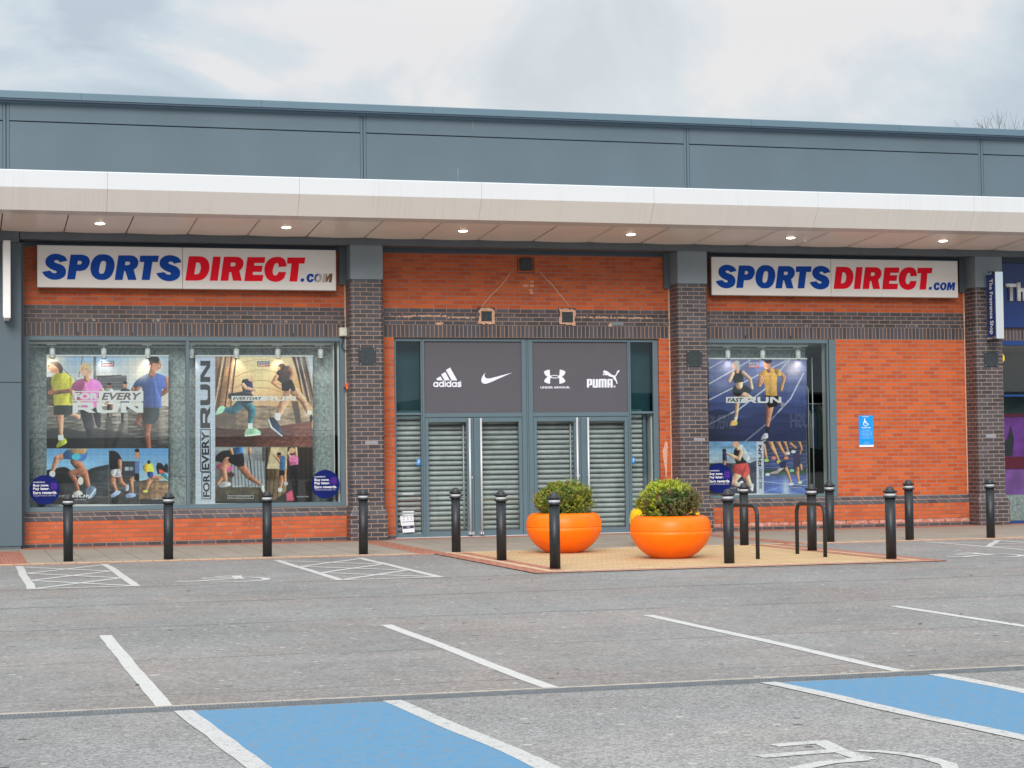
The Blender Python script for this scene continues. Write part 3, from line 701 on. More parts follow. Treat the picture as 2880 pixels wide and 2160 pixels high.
def door(x0, x1, hinge_left):
    y0, y1, zt, zb = .062, .125, 2.098, .030; st = .062
    xl, xr = (x0+st, x1-.125) if hinge_left else (x0+.125, x1-st)
    d = frame_bars('door', [(x0,xl,zb,zt),(xr,x1,zb,zt),(xl,xr,2.020,zt),(xl,xr,zb,.122)], y0, y1, M['frame'], en, .004)
    pane(xl, xr, .122, 2.020, .09, d)
    b = MB(); hx = xr+.03 if hinge_left else xl-.02
    b.tube([(hx,-.03,.055),(hx,-.03,2.085)], .0185, 12)
    for z in (.085, 1.05, 2.05): b.tube([(hx,-.03,z),(hx,.065,z)], .012, 8)
    b.box(hx-.026,hx+.026,-.045,.062,.055,.10)
    for z in (.055,2.085): pass
    b.build('handle', M['steel'], d)
    b = MB(); ix = hx+(-.055); b.tube([(ix,.20,.18),(ix,.20,2.0)], .016, 10); b.build('inner_handle', M['steel'], d)
    if hinge_left:
        b = MB(); b.box(x1-.028,x1-.008,.05,.062,.05,.10); b.build('floor_bolt', M['steel'], d); b = MB(); b.box(x1-.045,x1-.03,.052,.062,1.03,1.07); b.build('lock', M['steel'], d)
    return d
door(.988, 1.860, True); door(1.866, 2.748, False); door(2.962, 3.836, True); door(3.842, 4.732, False)
# roller shutter: convex slats behind the doors
def shutter(x0, x1, name='roller_shutter'):
    b = MB(); z = .03; p = .0882
    while z < 2.16:
        pr_ = [(.33,z),(.318,z+.012),(.300,z+.030),(.296,z+.048),(.306,z+.066),(.325,z+.078),(.333,z+.084),(.333,z+p)]
        vs = [(x0,y,zz) for y, zz in pr_]+[(x1,y,zz) for y, zz in pr_]; n = len(pr_)
        b.add(vs, [(i,i+1,i+1+n,i+n)[::-1] for i in range(n-1)], 0, False); b.box(x0, x1, .302, .334, z-.003, z+.004, 1); z += p
    b.box(x0, x1, .335, .35, .03, 2.2, 1)
    return b.build(name, [M['shutter'], M['groove']], bld, recalc=False)
shutter(.45, 5.08)
b = MB(); b.box(5.08, 5.14, .24, .40, .03, 2.2, 0); b.build('shutter_guide', M['frame'], bld)
b = MB(); b.box(5.20,5.225,.16,.40,.03,2.16,0); b.box(5.14,5.20,.36,.40,.03,2.2,1); b.build('reveal_lining', [M['sill_white'], M['groove']], bld)

# neighbour unit at the right edge
wf3 = frame_bars('window_frame', [(12.06,12.12,.012,3.494),(12.12,18,3.405,3.494),(12.12,18,2.425,2.465),(12.12,18,.012,.06)], .0, .09, M['navy_frame'], bld)
pane(12.12,18,.06,2.425,.05,wf3); pane(12.12,18,2.465,3.405,.05,wf3)
b = MB(); b.box(12.3,20,2.4,2.5,0,3.6,0); b.box(12.3,20,.4,2.4,3.42,3.5,1); b.box(12.3,12.35,.4,2.4,0,3.5,0); b.build('neighbour_interior', [mat('neighbour_back_wall', (.05,.08,.085,1), rough=.7, noise=.3, nscale=2), M['room_ceiling']], bld)
# ------------------------------------------------------------------ fascia signs
A = crop(100, 690, 430/2212, -.215); B = crop(510, 700, 450/2212, -.215)
def C_(f, pts, sub=5): return [f(x, y) for x, y in curve_pts(pts, sub)]
c = 1
S_ = [(462,222,c),(425,165),(360,133),(290,122),(215,137),(160,180),(143,235),(155,285),(195,325),(250,355),(290,370),(307,385),(290,402),(255,400),(228,385),(212,365,c),(95,382,c),(120,425),(165,465),(225,490),(300,497),(370,480),(420,445),(441,385),(428,330),(385,287),(320,262),(282,248),(270,232),(285,217),(310,214),(335,224),(350,245,c)]
G_P = [[(508,135,c),(640,135),(700,140),(760,170),(785,230),(770,290),(730,345),(670,367),(600,370,c),(590,372,c),(572,492,c),(455,492,c)],[(612,225,c),(640,222),(665,235),(668,255),(655,272),(630,277),(602,277,c)]]
G_O = [[(980,130),(1060,145),(1120,195),(1143,270),(1135,350),(1095,440),(1030,490),(955,500),(880,485),(820,430),(796,350),(805,260),(845,185),(905,140)],[(985,225),(1015,240),(1020,280),(1005,360),(985,400),(955,412),(925,400),(918,365),(930,290),(950,240)]]
G_R = [[(1200,147,c),(1380,147),(1440,165),(1478,205),(1487,250),(1470,310),(1420,355,c),(1460,500,c),(1338,500,c),(1300,375,c),(1282,370,c),(1258,500,c),(1145,500,c)],[(1300,237,c),(1345,235),(1368,250),(1365,270),(1345,285),(1292,288,c)]]
G_T = [[(1515,150,c),(1785,150,c),(1770,240,c),(1690,240,c),(1652,500,c),(1535,500,c),(1573,240,c),(1505,240,c)]]
D_ = [[(105,103,c),(240,103),(310,115),(365,160),(388,230),(380,310),(340,385),(280,428),(210,438,c),(55,438,c)],[(205,190,c),(235,188),(262,210),(270,260),(258,315),(235,345),(205,353,c),(178,353,c)]]
I_ = [[(440,108,c),(545,108,c),(503,440,c),(395,440,c)]]
R_ = [[(590,110,c),(750,110),(810,120),(850,155),(860,200),(845,255),(803,305,c),(835,440,c),(715,440,c),(690,322,c),(665,320,c),(650,440,c),(540,440,c)],[(685,190,c),(725,188),(748,200),(750,220),(735,238),(715,243,c),(680,243,c)]]
E_ = [[(915,115,c),(1162,115,c),(1150,195,c),(1010,195,c),(1005,232,c),(1125,232,c),(1110,318,c),(992,318,c),(985,360,c),(1135,360,c),(1120,445,c),(870,445,c)]]
Cc = [(1455,243,c),(1440,170),(1400,125),(1330,110),(1250,125),(1190,170),(1155,240),(1150,310),(1170,385),(1220,435),(1300,455),(1370,440),(1420,400),(1448,320,c),(1345,320,c),(1330,350),(1300,368),(1272,355),(1262,310),(1275,250),(1295,210),(1325,195),(1343,215),(1345,250,c)]
T_ = [[(1468,120,c),(1715,120,c),(1700,203,c),(1628,203,c),(1602,450,c),(1495,450,c),(1525,203,c),(1462,203,c)]]
def fitpts(pts, src, dst):
    sx = (dst[2]-dst[0])/(src[2]-src[0]); sy = (dst[3]-dst[1])/(src[3]-src[1])
    return [(dst[0]+(p[0]-src[0])*sx, dst[1]+(p[1]-src[1])*sy)+tuple(p[2:]) for p in pts]
def contours(f, cs, dx=0): return [[(x+dx, z) for x, z in C_(f, k)] for k in cs]
def oblong(cx, cy, rx, ry, sh=0, n=20): return [(cx+rx*math.cos(2*math.pi*k/n)-sh*math.sin(2*math.pi*k/n), cy+ry*math.sin(2*math.pi*k/n)) for k in range(n)]
smallO = [oblong(1893,402,54,60,7), oblong(1893,402,18,32,4)]
smallM = [[(1970,342,c),(2012,342,c),(2022,392,c),(2048,342,c),(2092,342,c),(2076,462,c),(2040,462,c),(2050,390,c),(2018,455,c),(2000,455,c),(1990,390,c),(1980,462,c),(1946,462,c)]]
dot = [[(1655,410,c),(1700,410,c),(1692,452,c),(1648,452,c)]]
def fascia_sign(dx, label, broken):
    root = empty('fascia_sign', (-3.095+dx, -.15, 4.28), label, 'shop sign', 'shop name signs on the upper wall')
    x0, x1 = -5.582+dx, -.612+dx; xm = at(100+2125*430/2212, 750, -.2).x+dx
    b = MB()
    for a, e in ((x0, xm-.003), (xm+.003, x1)):
        b.bbox(a, e, -.21, -.09, 4.283, 4.977, .007, 0)
    b.box(x0+.02, x1-.02, -.09, 0, 4.33, 4.93, 1)
    b.build('sign_panel', [M['sign_white'], M['sign_edge']], root)
    b = MB(); b.box(x0-.004, x0, -.19, -.09, 4.29, 4.97, 0); b.box(x0, x1, -.20, -.09, 4.274, 4.283, 0); b.build('sign_trim', M['sign_edge'], root)
    sh2 = [(p[0]*.995+1653-0*p[0], p[1]*1.0+21)+tuple(p[2:]) for p in S_]
    for nm, f, cs, m in (('letter', A, [S_], 'sign_blue'), ('letter', A, G_P, 'sign_blue'), ('letter', A, G_O, 'sign_blue'), ('letter', A, G_R, 'sign_blue'), ('letter', A, G_T, 'sign_blue'), ('letter', A, [sh2], 'sign_blue'),
                     ('letter', B, D_, 'sign_red'), ('letter', B, I_, 'sign_red'), ('letter', B, R_, 'sign_red'), ('letter', B, E_, 'sign_red'), ('letter', B, [Cc], 'sign_red'), ('letter', B, T_, 'sign_red')):
        link_mesh(nm, shape_mesh(contours(f, cs, dx), -.211, .006), M[m], root)
    link_mesh('full_stop', shape_mesh(contours(B, dot, dx), -.211, .006), M['sign_blue'], root)
    link_mesh('letter', shape_mesh(contours(B, [fitpts(Cc, (1150,110,1455,455), (1732,342,1832,462))], dx), -.211, .006), M['sign_blue'], root)
    if broken:
        gm = mat('exposed_letter_recess', (.42,.40,.38,1), rough=.6, noise=.35, nscale=14); bm_ = mat('rusty_letter_recess', (.20,.085,.05,1), rough=.8, noise=.35, nscale=20)
        o = link_mesh('letter', shape_mesh(contours(B, smallO, dx), -.211, .004), gm, root); o['label'] = 'last letter o with its face missing'
        cres = [[(1893,342,c),(1860,352),(1842,390),(1838,425),(1850,452,c),(1858,420),(1868,380),(1900,345,c)]]
        link_mesh('letter_fragment', shape_mesh(contours(B, cres, dx), -.2145, .003), M['sign_blue'], root)
        o = link_mesh('letter', shape_mesh(contours(B, smallM, dx), -.211, .004), bm_, root); o['label'] = 'last letter m with its face missing and brown backing showing'
        half = [[(1970,342,c),(2005,342,c),(1998,462,c),(1946,462,c)]]
        link_mesh('letter_fragment', shape_mesh(contours(B, half, dx), -.2145, .002), gm, root)
    else:
        link_mesh('letter', shape_mesh(contours(B, smallO, dx), -.211, .006), M['sign_blue'], root)
        link_mesh('letter', shape_mesh(contours(B, smallM, dx), -.211, .006), M['sign_blue'], root)
    return root
fascia_sign(0, 'long white sign with blue and red letters, the last ones broken, above the wide window', True)
fascia_sign(11.86, 'long white sign with blue and red letters, all intact, above the running track poster', False)

# ------------------------------------------------------------------ logos on the grey entrance panels
LG = crop(1200, 1010, 260/2212, .088); LH = crop(1500, 1020, 260/2212, .088)
def decal(name, f, cs, parent, m, Y=.087, sub=5, label=None):
    o = link_mesh(name, shape_mesh([[f(x, y) for x, y in curve_pts(k, sub)] for k in cs], Y), m, parent)
    if label: o['label'] = label
    return o
def poly_join(f, groups, Y, step=.0003):
    return join_meshes([shape_mesh([[f(x, y) for x, y in curve_pts(k)] for k in g_], Y-i*step) for i, g_ in enumerate(groups)])
bars = [[(460,262,c),(560,200,c),(733,510,c),(598,510,c)]], [[(347,365,c),(445,308,c),(553,508,c),(428,508,c)]], [[(228,470,c),(330,412,c),(382,508,c),(250,508,c)]]
def ringp(cx, cy, r, ri, n=28): return [[(cx+r*math.cos(2*math.pi*k/n), cy+r*math.sin(2*math.pi*k/n), c) for k in range(n)], [(cx+ri*math.cos(2*math.pi*k/n), cy+ri*math.sin(2*math.pi*k/n), c) for k in range(n)]]
gs = list(bars)
for cx in (217, 351, 527, 660): gs.append(ringp(cx, 607, 62, 31))
for x, y0 in ((250,548),(384,510),(560,510),(693,548)): gs.append([[(x,y0,c),(x+28,y0,c),(x+28,668,c),(x,668,c)]])
gs.append([[(428,548,c),(456,548,c),(456,668,c),(428,668,c)]]); gs.append([[(428,512,c),(456,512,c),(456,536,c),(428,536,c)]])
gs.append(ringp(812, 523, 13, 8, 12))
me1 = poly_join(LG, gs, .087)
q0 = LG(735, 672); q1 = LG(832, 542)
me1 = join_meshes([me1, text_mesh('s', (q0[0], q0[1], q1[0], q1[1]), .087, bold=.035)])
link_mesh('logo', me1, M['logo'], v1)['label'] = 'three slanted bars over lower case lettering'
decal('logo', LG, [[(1412,312,c),(1385,370),(1392,420),(1425,455),(1500,462),(1600,440),(1800,388),(2055,322,c),(1800,432),(1600,522),(1480,572),(1400,590),(1340,575),(1308,530),(1312,470),(1345,395)]], v1, M['logo'], label='curved tick')
half_ = [(390,168,c),(315,182),(253,218,c),(272,272),(300,308),(345,338,c),(295,378),(270,415),(258,455,c),(320,488),(400,505,c),(402,420),(408,366,c),(440,340,c),(402,300,c),(396,240)]
mirr = [(1020-p[0]+3, p[1])+tuple(p[2:]) for p in half_][::-1]
ua = poly_join(LH, [[half_],[mirr],[oblong(512,336,118,40)+[], oblong(512,336,86,22)]], .087)
q0 = LH(170, 618); q1 = LH(878, 566)
ua = join_meshes([ua, text_mesh('UNDER ARMOUR.', (q0[0], q0[1], q1[0], q1[1]), .087, bold=.03)])
link_mesh('logo', ua, M['logo'], v2)['label'] = 'interlocked curved letters over two words'
cat = [(1668,240,c),(1672,212),(1700,182),(1716,180),(1722,192),(1765,204),(1830,250),(1880,290),(1930,308),(1962,300),(1985,255),(2012,200),(2048,178),(2064,192),(2045,225),(2012,262),(1988,312),(1968,330),(1978,380),(2002,440),(2012,488),(2006,510),(1985,492),(1975,450),(1930,402),(1897,348),(1860,340),(1805,322),(1778,295),(1740,306),(1705,286),(1685,302),(1660,284),(1668,266),(1702,262),(1716,252),(1690,246)]
W0 = [[(1282,392,c),(1385,392),(1405,415),(1405,520),(1385,542),(1335,542,c),(1335,595,c),(1282,595,c)],[(1335,425,c),(1357,425,c),(1357,510,c),(1335,510,c)]]
W1 = [[(1420,392,c),(1470,392,c),(1470,560,c),(1492,560,c),(1492,392,c),(1545,392,c),(1545,575),(1525,595),(1440,595),(1420,575)]]
W2 = [[(1560,595,c),(1560,412),(1580,392),(1732,392),(1752,412),(1752,595,c),(1702,595,c),(1702,425,c),(1680,425,c),(1680,595,c),(1632,595,c),(1632,425,c),(1610,425,c),(1610,595,c)]]
W3 = [[(1770,595,c),(1770,412),(1790,392),(1876,392),(1896,412),(1896,595,c),(1846,595,c),(1846,530,c),(1820,530,c),(1820,595,c)],[(1820,425,c),(1846,425,c),(1846,500,c),(1820,500,c)]]
pm = poly_join(LH, [[cat],W0,W1,W2,W3,ringp(1940,570,26,19,18),[[(1930,558,c),(1950,558,c),(1950,584,c),(1930,584,c)]]], .087)
link_mesh('logo', pm, M['logo'], v2)['label'] = 'leaping cat over four block letters'

# ------------------------------------------------------------------ window posters, painted as one coloured sheet each
def fbm(X, Y, seed, octs=5):
    rs = np.random.RandomState(seed); o = np.zeros_like(X); amp = 1; tot = 0
    for k in range(octs):
        n = 2**k*4; g_ = rs.rand(n+3, n+3); x = (X % 1.0)*n; y = (Y % 1.0)*n
        i, j = x.astype(int), y.astype(int); fx, fy = x-i, y-j; fx = fx*fx*(3-2*fx); fy = fy*fy*(3-2*fy)
        v = g_[i,j]*(1-fx)*(1-fy)+g_[i+1,j]*fx*(1-fy)+g_[i,j+1]*(1-fx)*fy+g_[i+1,j+1]*fx*fy
        o += amp*v; tot += amp; amp *= .6
    return o/tot
class Art:
    def __init__(s, x0, y0, x1, y1, nx):
        s.r = (x0, y0, x1, y1); s.nx = nx; s.ny = int(nx*(y1-y0)/(x1-x0)*1.0)
        s.X, s.Y = np.meshgrid(np.linspace(x0, x1, s.nx), np.linspace(y0, y1, s.ny)); s.c = np.ones((s.ny, s.nx, 3))*.5; s.k = 0
        s.px = (x1-x0)/nx
    def mix(s, a, colr):
        colr = np.asarray(colr, float)
        if colr.ndim == 1: colr = colr/255.0
        s.c = s.c*(1-a[...,None])+colr*a[...,None]
    def clip(s, box):
        if box is None: return 1.0
        x0, y0, x1, y1 = box; return ((s.X >= x0)&(s.X <= x1)&(s.Y >= y0)&(s.Y <= y1)).astype(float)
    def grad(s, box, ca, cb, cc=None):
        x0, y0, x1, y1 = box; t = np.clip((s.Y-y0)/(y1-y0), 0, 1)[...,None]; ca, cb = np.array(ca)/255., np.array(cb)/255.
        if cc is not None:
            cc = np.array(cc)/255.; g_ = np.where(t < .5, ca+(cb-ca)*t*2, cb+(cc-cb)*(t*2-1))
        else: g_ = ca+(cb-ca)*t
        s.mix(s.clip(box), g_*1.0)
    def tex(s, box, amt, sx=1, sy=1, seed=1, rot=0):
        x0, y0, x1, y1 = box; u = (s.X-x0)/(x1-x0)*sx; v = (s.Y-y0)/(y1-y0)*sy
        if rot: u, v = u*math.cos(rot)-v*math.sin(rot)+5, u*math.sin(rot)+v*math.cos(rot)+5
        n = fbm(u*.25, v*.25, seed); m = s.clip(box)
        s.c = s.c*(1+(m*(n-.5)*amt*2)[...,None])
    def poly(s, pts, colr, box=None, soft=1.0, a=1.0):
        fold = len(pts) > 4 or any(len(p) < 3 for p in pts)
        pts = curve_pts(pts, 4); x, y = s.X, s.Y; ins = np.zeros(x.shape, bool); d = np.full(x.shape, 1e9); n = len(pts)
        for i in range(n):
            x1, y1 = pts[i]; x2, y2 = pts[(i+1)%n]
            cnd = ((y1 > y) != (y2 > y)); xi = (x2-x1)*(y-y1)/((y2-y1) if y2 != y1 else 1e-9)+x1; ins ^= (cnd & (x < xi))
        al = ins.astype(float)
        if soft > 0:   # 3x3 box softening
            p = np.pad(al, 1, mode='edge'); al = (p[1:-1,1:-1]*2+p[:-2,1:-1]+p[2:,1:-1]+p[1:-1,:-2]+p[1:-1,2:])/6
        if len(pts) > n//4 and n > 4 and fold:
            xs = [p[0] for p in pts]; u = np.clip((x-min(xs))/(max(xs)-min(xs)+1e-6), 0, 1)
            w_ = max(xs)-min(xs)+1e-6; s.k += 1
            f_ = 1+.26*(u-.5)*2+.85*(fbm(x/w_*.33+y/w_*.12+3, y/w_*.16+7, s.k, 4)-.5)
            al = al*a*s.clip(box); s.c = s.c*(1-al[...,None])+np.clip(np.array(colr)/255.*f_[...,None], 0, 1)*al[...,None]; return
        s.mix(al*a*s.clip(box), colr)
    def limb(s, pts, colr, box=None, shade=.28, a=1.0):
        """tapered limb through (x, y, radius) points, lit from one side"""
        best = np.full(s.X.shape, 1e9); sd_ = np.zeros(s.X.shape)
        for (x1, y1, r1), (x2, y2, r2_) in zip(pts[:-1], pts[1:]):
            dx, dy = x2-x1, y2-y1; L2 = dx*dx+dy*dy+1e-9; t = np.clip(((s.X-x1)*dx+(s.Y-y1)*dy)/L2, 0, 1)
            ex, ey = s.X-(x1+t*dx), s.Y-(y1+t*dy); r = r1+(r2_-r1)*t; d = np.hypot(ex, ey)-r
            up_ = d < best; best = np.where(up_, d, best); sd_ = np.where(up_, (ex*.9-ey*.4)/np.maximum(r, .1), sd_)
        s.k += 1; al = np.clip(.5-best/s.px, 0, 1)*a*s.clip(box); f_ = 1+(shade*1.9*np.clip(sd_, -1, 1)+.5*(fbm(s.X*.011+3, s.Y*.008+5, s.k, 3)-.5) if shade else 0*s.X)
        s.c = s.c*(1-al[...,None])+(np.array(colr)/255.*f_[...,None])*al[...,None]
    def oval(s, cx, cy, rx, ry, colr, box=None, soft=.12, a=1.0):
        d = np.hypot((s.X-cx)/rx, (s.Y-cy)/ry); al = np.clip((1-d)/soft+.5, 0, 1)*a*s.clip(box); s.mix(al, colr)
    def glow(s, cx, cy, rx, ry, colr, a, box=None):
        d = np.hypot((s.X-cx)/rx, (s.Y-cy)/ry); s.mix(np.exp(-d*d*1.5)*a*s.clip(box), colr)
    def seg(s, x1, y1, x2, y2, wd, colr, box=None, a=1.0): s.limb([(x1,y1,wd),(x2,y2,wd)], colr, box, 0, a)
    def build(s, name, f, m, parent):
        """f maps art coordinates to (X,Z) on the poster's plane; poster hangs at Y"""
        x0, y0, x1, y1 = s.r; a = f(x0, y0); b_ = f(x1, y0); d = f(x0, y1); e = f(x1, y1)
        gr = fbm((s.X-x0)*.02, (s.Y-y0)*.02, 77, 6)-.5; g2 = np.random.RandomState(5).rand(*s.X.shape)-.5
        lum = s.c.mean(-1, keepdims=True); s.c = np.clip(lum+(s.c-lum)*1.10, 0, 1); s.c = np.clip(s.c+(s.c-.5)*.14, 0, 1)
        s.c = s.c*(1+.30*gr[...,None]+.07*g2[...,None])
        u = (s.X-x0)/(x1-x0); v = (s.Y-y0)/(y1-y0)
        PX = a[0]*(1-u)*(1-v)+b_[0]*u*(1-v)+d[0]*(1-u)*v+e[0]*u*v; PZ = a[1]*(1-u)*(1-v)+b_[1]*u*(1-v)+d[1]*(1-u)*v+e[1]*u*v
        off = parent_origin(parent); PY = .25+.004*np.sin(u*9)*v
        co = np.stack([PX-off.x, PY-off.y, PZ-off.z], -1).reshape(-1, 3); ny, nx = s.ny, s.nx
        i = np.arange((ny-1)*(nx-1)); r_ = i//(nx-1); c_ = i % (nx-1); q = r_*nx+c_
        F = np.stack([q+nx, q+nx+1, q+1, q], -1); me = bpy.data.meshes.new(name)
        me.vertices.add(len(co)); me.vertices.foreach_set('co', co.ravel()); me.loops.add(F.size); me.loops.foreach_set('vertex_index', F.ravel().astype(np.int32))
        me.polygons.add(len(F)); me.polygons.foreach_set('loop_start', np.arange(0, F.size, 4, dtype=np.int32)); me.polygons.foreach_set('loop_total', np.full(len(F), 4, np.int32)); me.update(calc_edges=True)
        at_ = me.color_attributes.new('print', 'FLOAT_COLOR', 'POINT'); C = np.clip(s.c, 0, 1).reshape(-1, 3)
        lin = np.where(C <= .04045, C/12.92, ((C+.055)/1.055)**2.4); at_.data.foreach_set('color', np.concatenate([lin, np.ones((len(lin), 1))], 1).ravel())
        me.materials.append(m); o = bpy.data.objects.new(name, me); col.objects.link(o); o.parent = parent; return o
pm_ = bpy.data.materials.new('printed_poster'); pm_.use_nodes = True; t_ = pm_.node_tree; b_ = t_.nodes['Principled BSDF']; b_.inputs['Roughness'].default_value = .5
va = N(t_, 'ShaderNodeVertexColor'); va.layer_name = 'print'; hs = N(t_, 'ShaderNodeHueSaturation'); hs.inputs['Value'].default_value = 1.0; hs.inputs['Saturation'].default_value = .90
t_.links.new(va.outputs[0], hs.inputs['Color']); t_.links.new(hs.outputs[0], b_.inputs['Base Color'])
SK1, SK2, SK3 = (200,140,105), (222,170,140), (150,98,75)
YP = .25
def txt(parent, s_, f, x0, y0, x1, y1, m, Y=.243, rot=0, bold=.0, shear=0, name='lettering', spacing=1.0):
    a = f(x0, y1); b2 = f(x1, y0); return link_mesh(name, text_mesh(s_, (a[0], a[1], b2[0], b2[1]), Y, bold, shear, rot, spacing=spacing), m, parent)
def px_poly(parent, f, groups, m, Y=.245, name='lettering'): return link_mesh(name, poly_join(f, groups, Y), m, parent)
def rect(x0, y0, x1, y1): return [(x0,y0,c),(x1,y0,c),(x1,y1,c),(x0,y1,c)]
def RUN(f, parent, x0, y0, x1, y1, m, rot=0, Y=.245):
    """the wide RUN wordmark fitted in a box, or running upwards when rot"""
    gl_ = [[[(0,0,c),(235,0),(265,20),(268,45),(245,68),(205,75,c),(285,100,c),(200,100,c),(120,72,c),(85,72,c),(80,100,c),(0,100,c),(12,32,c),(190,32,c),(196,46,c),(70,46,c),(60,72,c),(30,72,c),(20,0,c)][0:0]+[(0,0,c),(240,0),(270,22),(268,52),(235,70,c),(300,100,c),(215,100,c),(140,72,c),(70,72,c),(70,100,c),(0,100,c)],[(70,26,c),(190,26,c),(196,38),(190,48,c),(70,48,c)]],
          [[(310,0,c),(380,0,c),(380,58),(400,74,c),(500,74),(520,60,c),(520,0,c),(590,0,c),(590,70),(560,100,c),(350,100),(312,78)]],
          [[(625,100,c),(625,0,c),(715,0,c),(840,62,c),(845,62,c),(845,0,c),(910,0,c),(910,100,c),(830,100,c),(700,38,c),(692,38,c),(692,100,c)]]]
    def g(u, v):
        u, v = u/910, v/100
        return f(x0+u*(x1-x0), y0+v*(y1-y0)) if not rot else f(x0+v*(x1-x0), y1+u*(y0-y1))
    return px_poly(parent, g, gl_, m, Y)
def ctxt(parent, s_, f, x0, y0, x1, y1, m, **k): return txt(parent, s_, f, x0, y0, x1, y1, m, **k)
def brand_tag(parent, f, x0, y0, x1, y1):
    ym = (y0+y1)/2
    px_poly(parent, f, [[rect(x0,y0,x1,ym-1)]], mat('tag_navy', (.04,.08,.22,1)), .2465, 'tag_bar'); px_poly(parent, f, [[rect(x0,ym+1,x1,y1)]], mat('tag_red', (.60,.06,.08,1)), .2465, 'tag_bar')
    w_ = (x1-x0)*.06; h_ = (y1-y0)*.1
    txt(parent, 'SPORTS', f, x0+w_, y0+h_, x1-w_, ym-h_*.9, M['letter_white'], .2445, bold=.03, shear=.25); txt(parent, 'DIRECT', f, x0+w_, ym+h_, x1-w_, y1-h_*.9, M['letter_white'], .2445, bold=.03, shear=.25)
def hang(root, f, x0, x1, y0, y1):
    a, b2 = f(x0, y0), f(x1, y0); d, e = f(x0, y1), f(x1, y1)
    b = MB(); b.box(a[0]-.005, b2[0]+.005, .235, .262, a[1]-.01, a[1]+.012, 0); b.build('top_rail', M['white'], root)
    b = MB(); b.tube([(d[0]-.01,.25,d[1]-.015),(e[0]+.01,.25,e[1]-.015)], .020, 12); b.build('bottom_bar', M['white'], root)

# poster 1: runners on a waterfront
f1 = crop(0, 960, 560/1327, YP)
root = empty('window_poster', (-4.42,.25,.68), 'large poster of runners in yellow, pink and blue shirts in the wide window', 'poster', 'posters hanging in the shop windows')
a = Art(311, 95, 1122, 1088, 340); T = (311,95,1122,713)
a.grad((311,95,1122,430), (150,182,215), (196,205,214), (225,214,205)); a.tex((311,95,700,330), .12, 2, 6, 3)
a.glow(330,120,110,110,(250,225,200),.9,T); a.glow(960,170,170,110,(250,228,205),.85,T); a.glow(640,250,260,60,(240,225,215),.6,T)
a.poly([(311,240,c),(360,235,c),(470,300,c),(520,420,c),(311,440,c)], (120,108,96), T); a.tex((311,240,520,440), .5, 10, 10, 5)
a.poly(rect(640,228,842,325), (120,118,120), T)
for y_ in (246,262,280,300): a.poly(rect(645,y_,838,y_+7), (82,82,90), T)
a.poly([(640,232,c),(720,228,c),(808,222,c),(806,228,c),(700,242,c),(640,240,c)], (70,72,78), T); a.poly(rect(618,104,638,262), (105,105,112), T); a.seg(548,104,520,240,2,(60,62,66),T); a.seg(340,104,470,235,1.6,(70,65,62),T)
a.grad((311,430,1122,713), (150,142,136), (112,108,104), (62,62,66)); a.tex((311,425,1122,713), .75, 14, 22, 8); a.tex((311,425,1122,713), .55, 6, 50, 9)
a.poly([(311,590,c),(420,575),(560,600),(640,580,c),(760,600),(900,640),(960,713,c),(311,713,c)], (62,62,66), T, a=.82)
a.poly([(700,520,c),(740,520),(760,713,c),(690,713,c)], (55,52,52), T, a=.6); a.poly([(800,540,c),(830,540),(770,713,c),(735,713,c)], (50,48,50), T, a=.6); a.glow(1090,560,40,120,(220,200,190),.5,T)
# far runners
a.limb([(722,420,12),(716,500,6)],(60,55,58),T); a.limb([(738,420,12),(742,490,6)],SK3,T); a.limb([(815,400,14),(812,540,7)],(45,46,58),T); a.limb([(835,400,12),(846,450,8)],(50,48,58),T)
a.poly([(702,325),(722,312),(750,322),(756,360,c),(752,420,c),(705,420,c)], (205,208,215), T); a.poly([(800,330),(830,315),(862,325),(866,370,c),(855,415,c),(800,410,c)], (70,70,84), T)
a.oval(725,296,15,20,SK3,T); a.oval(725,284,15,9,(35,30,30),T); a.oval(831,290,15,20,SK1,T); a.oval(831,277,15,9,(50,40,36),T); a.limb([(725,395,9),(700,420,6)],SK1,T)
# right runner
a.limb([(985,540,26),(978,620,20),(988,713,17)],(150,92,74),T); a.limb([(960,450,30),(912,545,16),(935,560,8)],(140,88,70),T); a.poly([(940,440,c),(1062,440,c),(1058,500),(1030,555,c),(955,548,c),(942,500)], (58,66,72), T)
a.limb([(1098,260,26),(1108,330,17),(1080,352,14)],SK3,T); a.limb([(935,270,24),(900,330,16),(880,320,10)],SK3,T)
a.poly([(905,262),(960,225),(1010,212),(1060,216),(1100,240),(1108,310,c),(1080,320,c),(1068,445,c),(938,440,c),(948,330),(930,300),(878,310,c)], (68,94,160), T); a.limb([(1020,240,6),(1050,420,30)],(78,108,178),T,.2,.6)
a.limb([(1022,175,20),(1010,222,22)],SK3,T); a.oval(1036,155,35,42,(196,142,112),T); a.oval(1024,122,38,24,(48,36,32),T); a.oval(1004,150,12,30,(48,36,32),T); a.oval(1062,160,12,22,(214,160,130),T); a.seg(1044,143,1058,141,2.6,(45,32,28),T); a.oval(1052,149,4.5,3,(40,28,26),T); a.seg(1064,146,1070,163,2,(165,110,86),T); a.glow(1018,170,20,34,(140,90,70),.6,T); a.oval(1066,150,3,2.6,(40,28,26),T); a.seg(1052,178,1068,176,2,(140,75,65),T); a.oval(1000,165,6,10,(180,125,98),T)
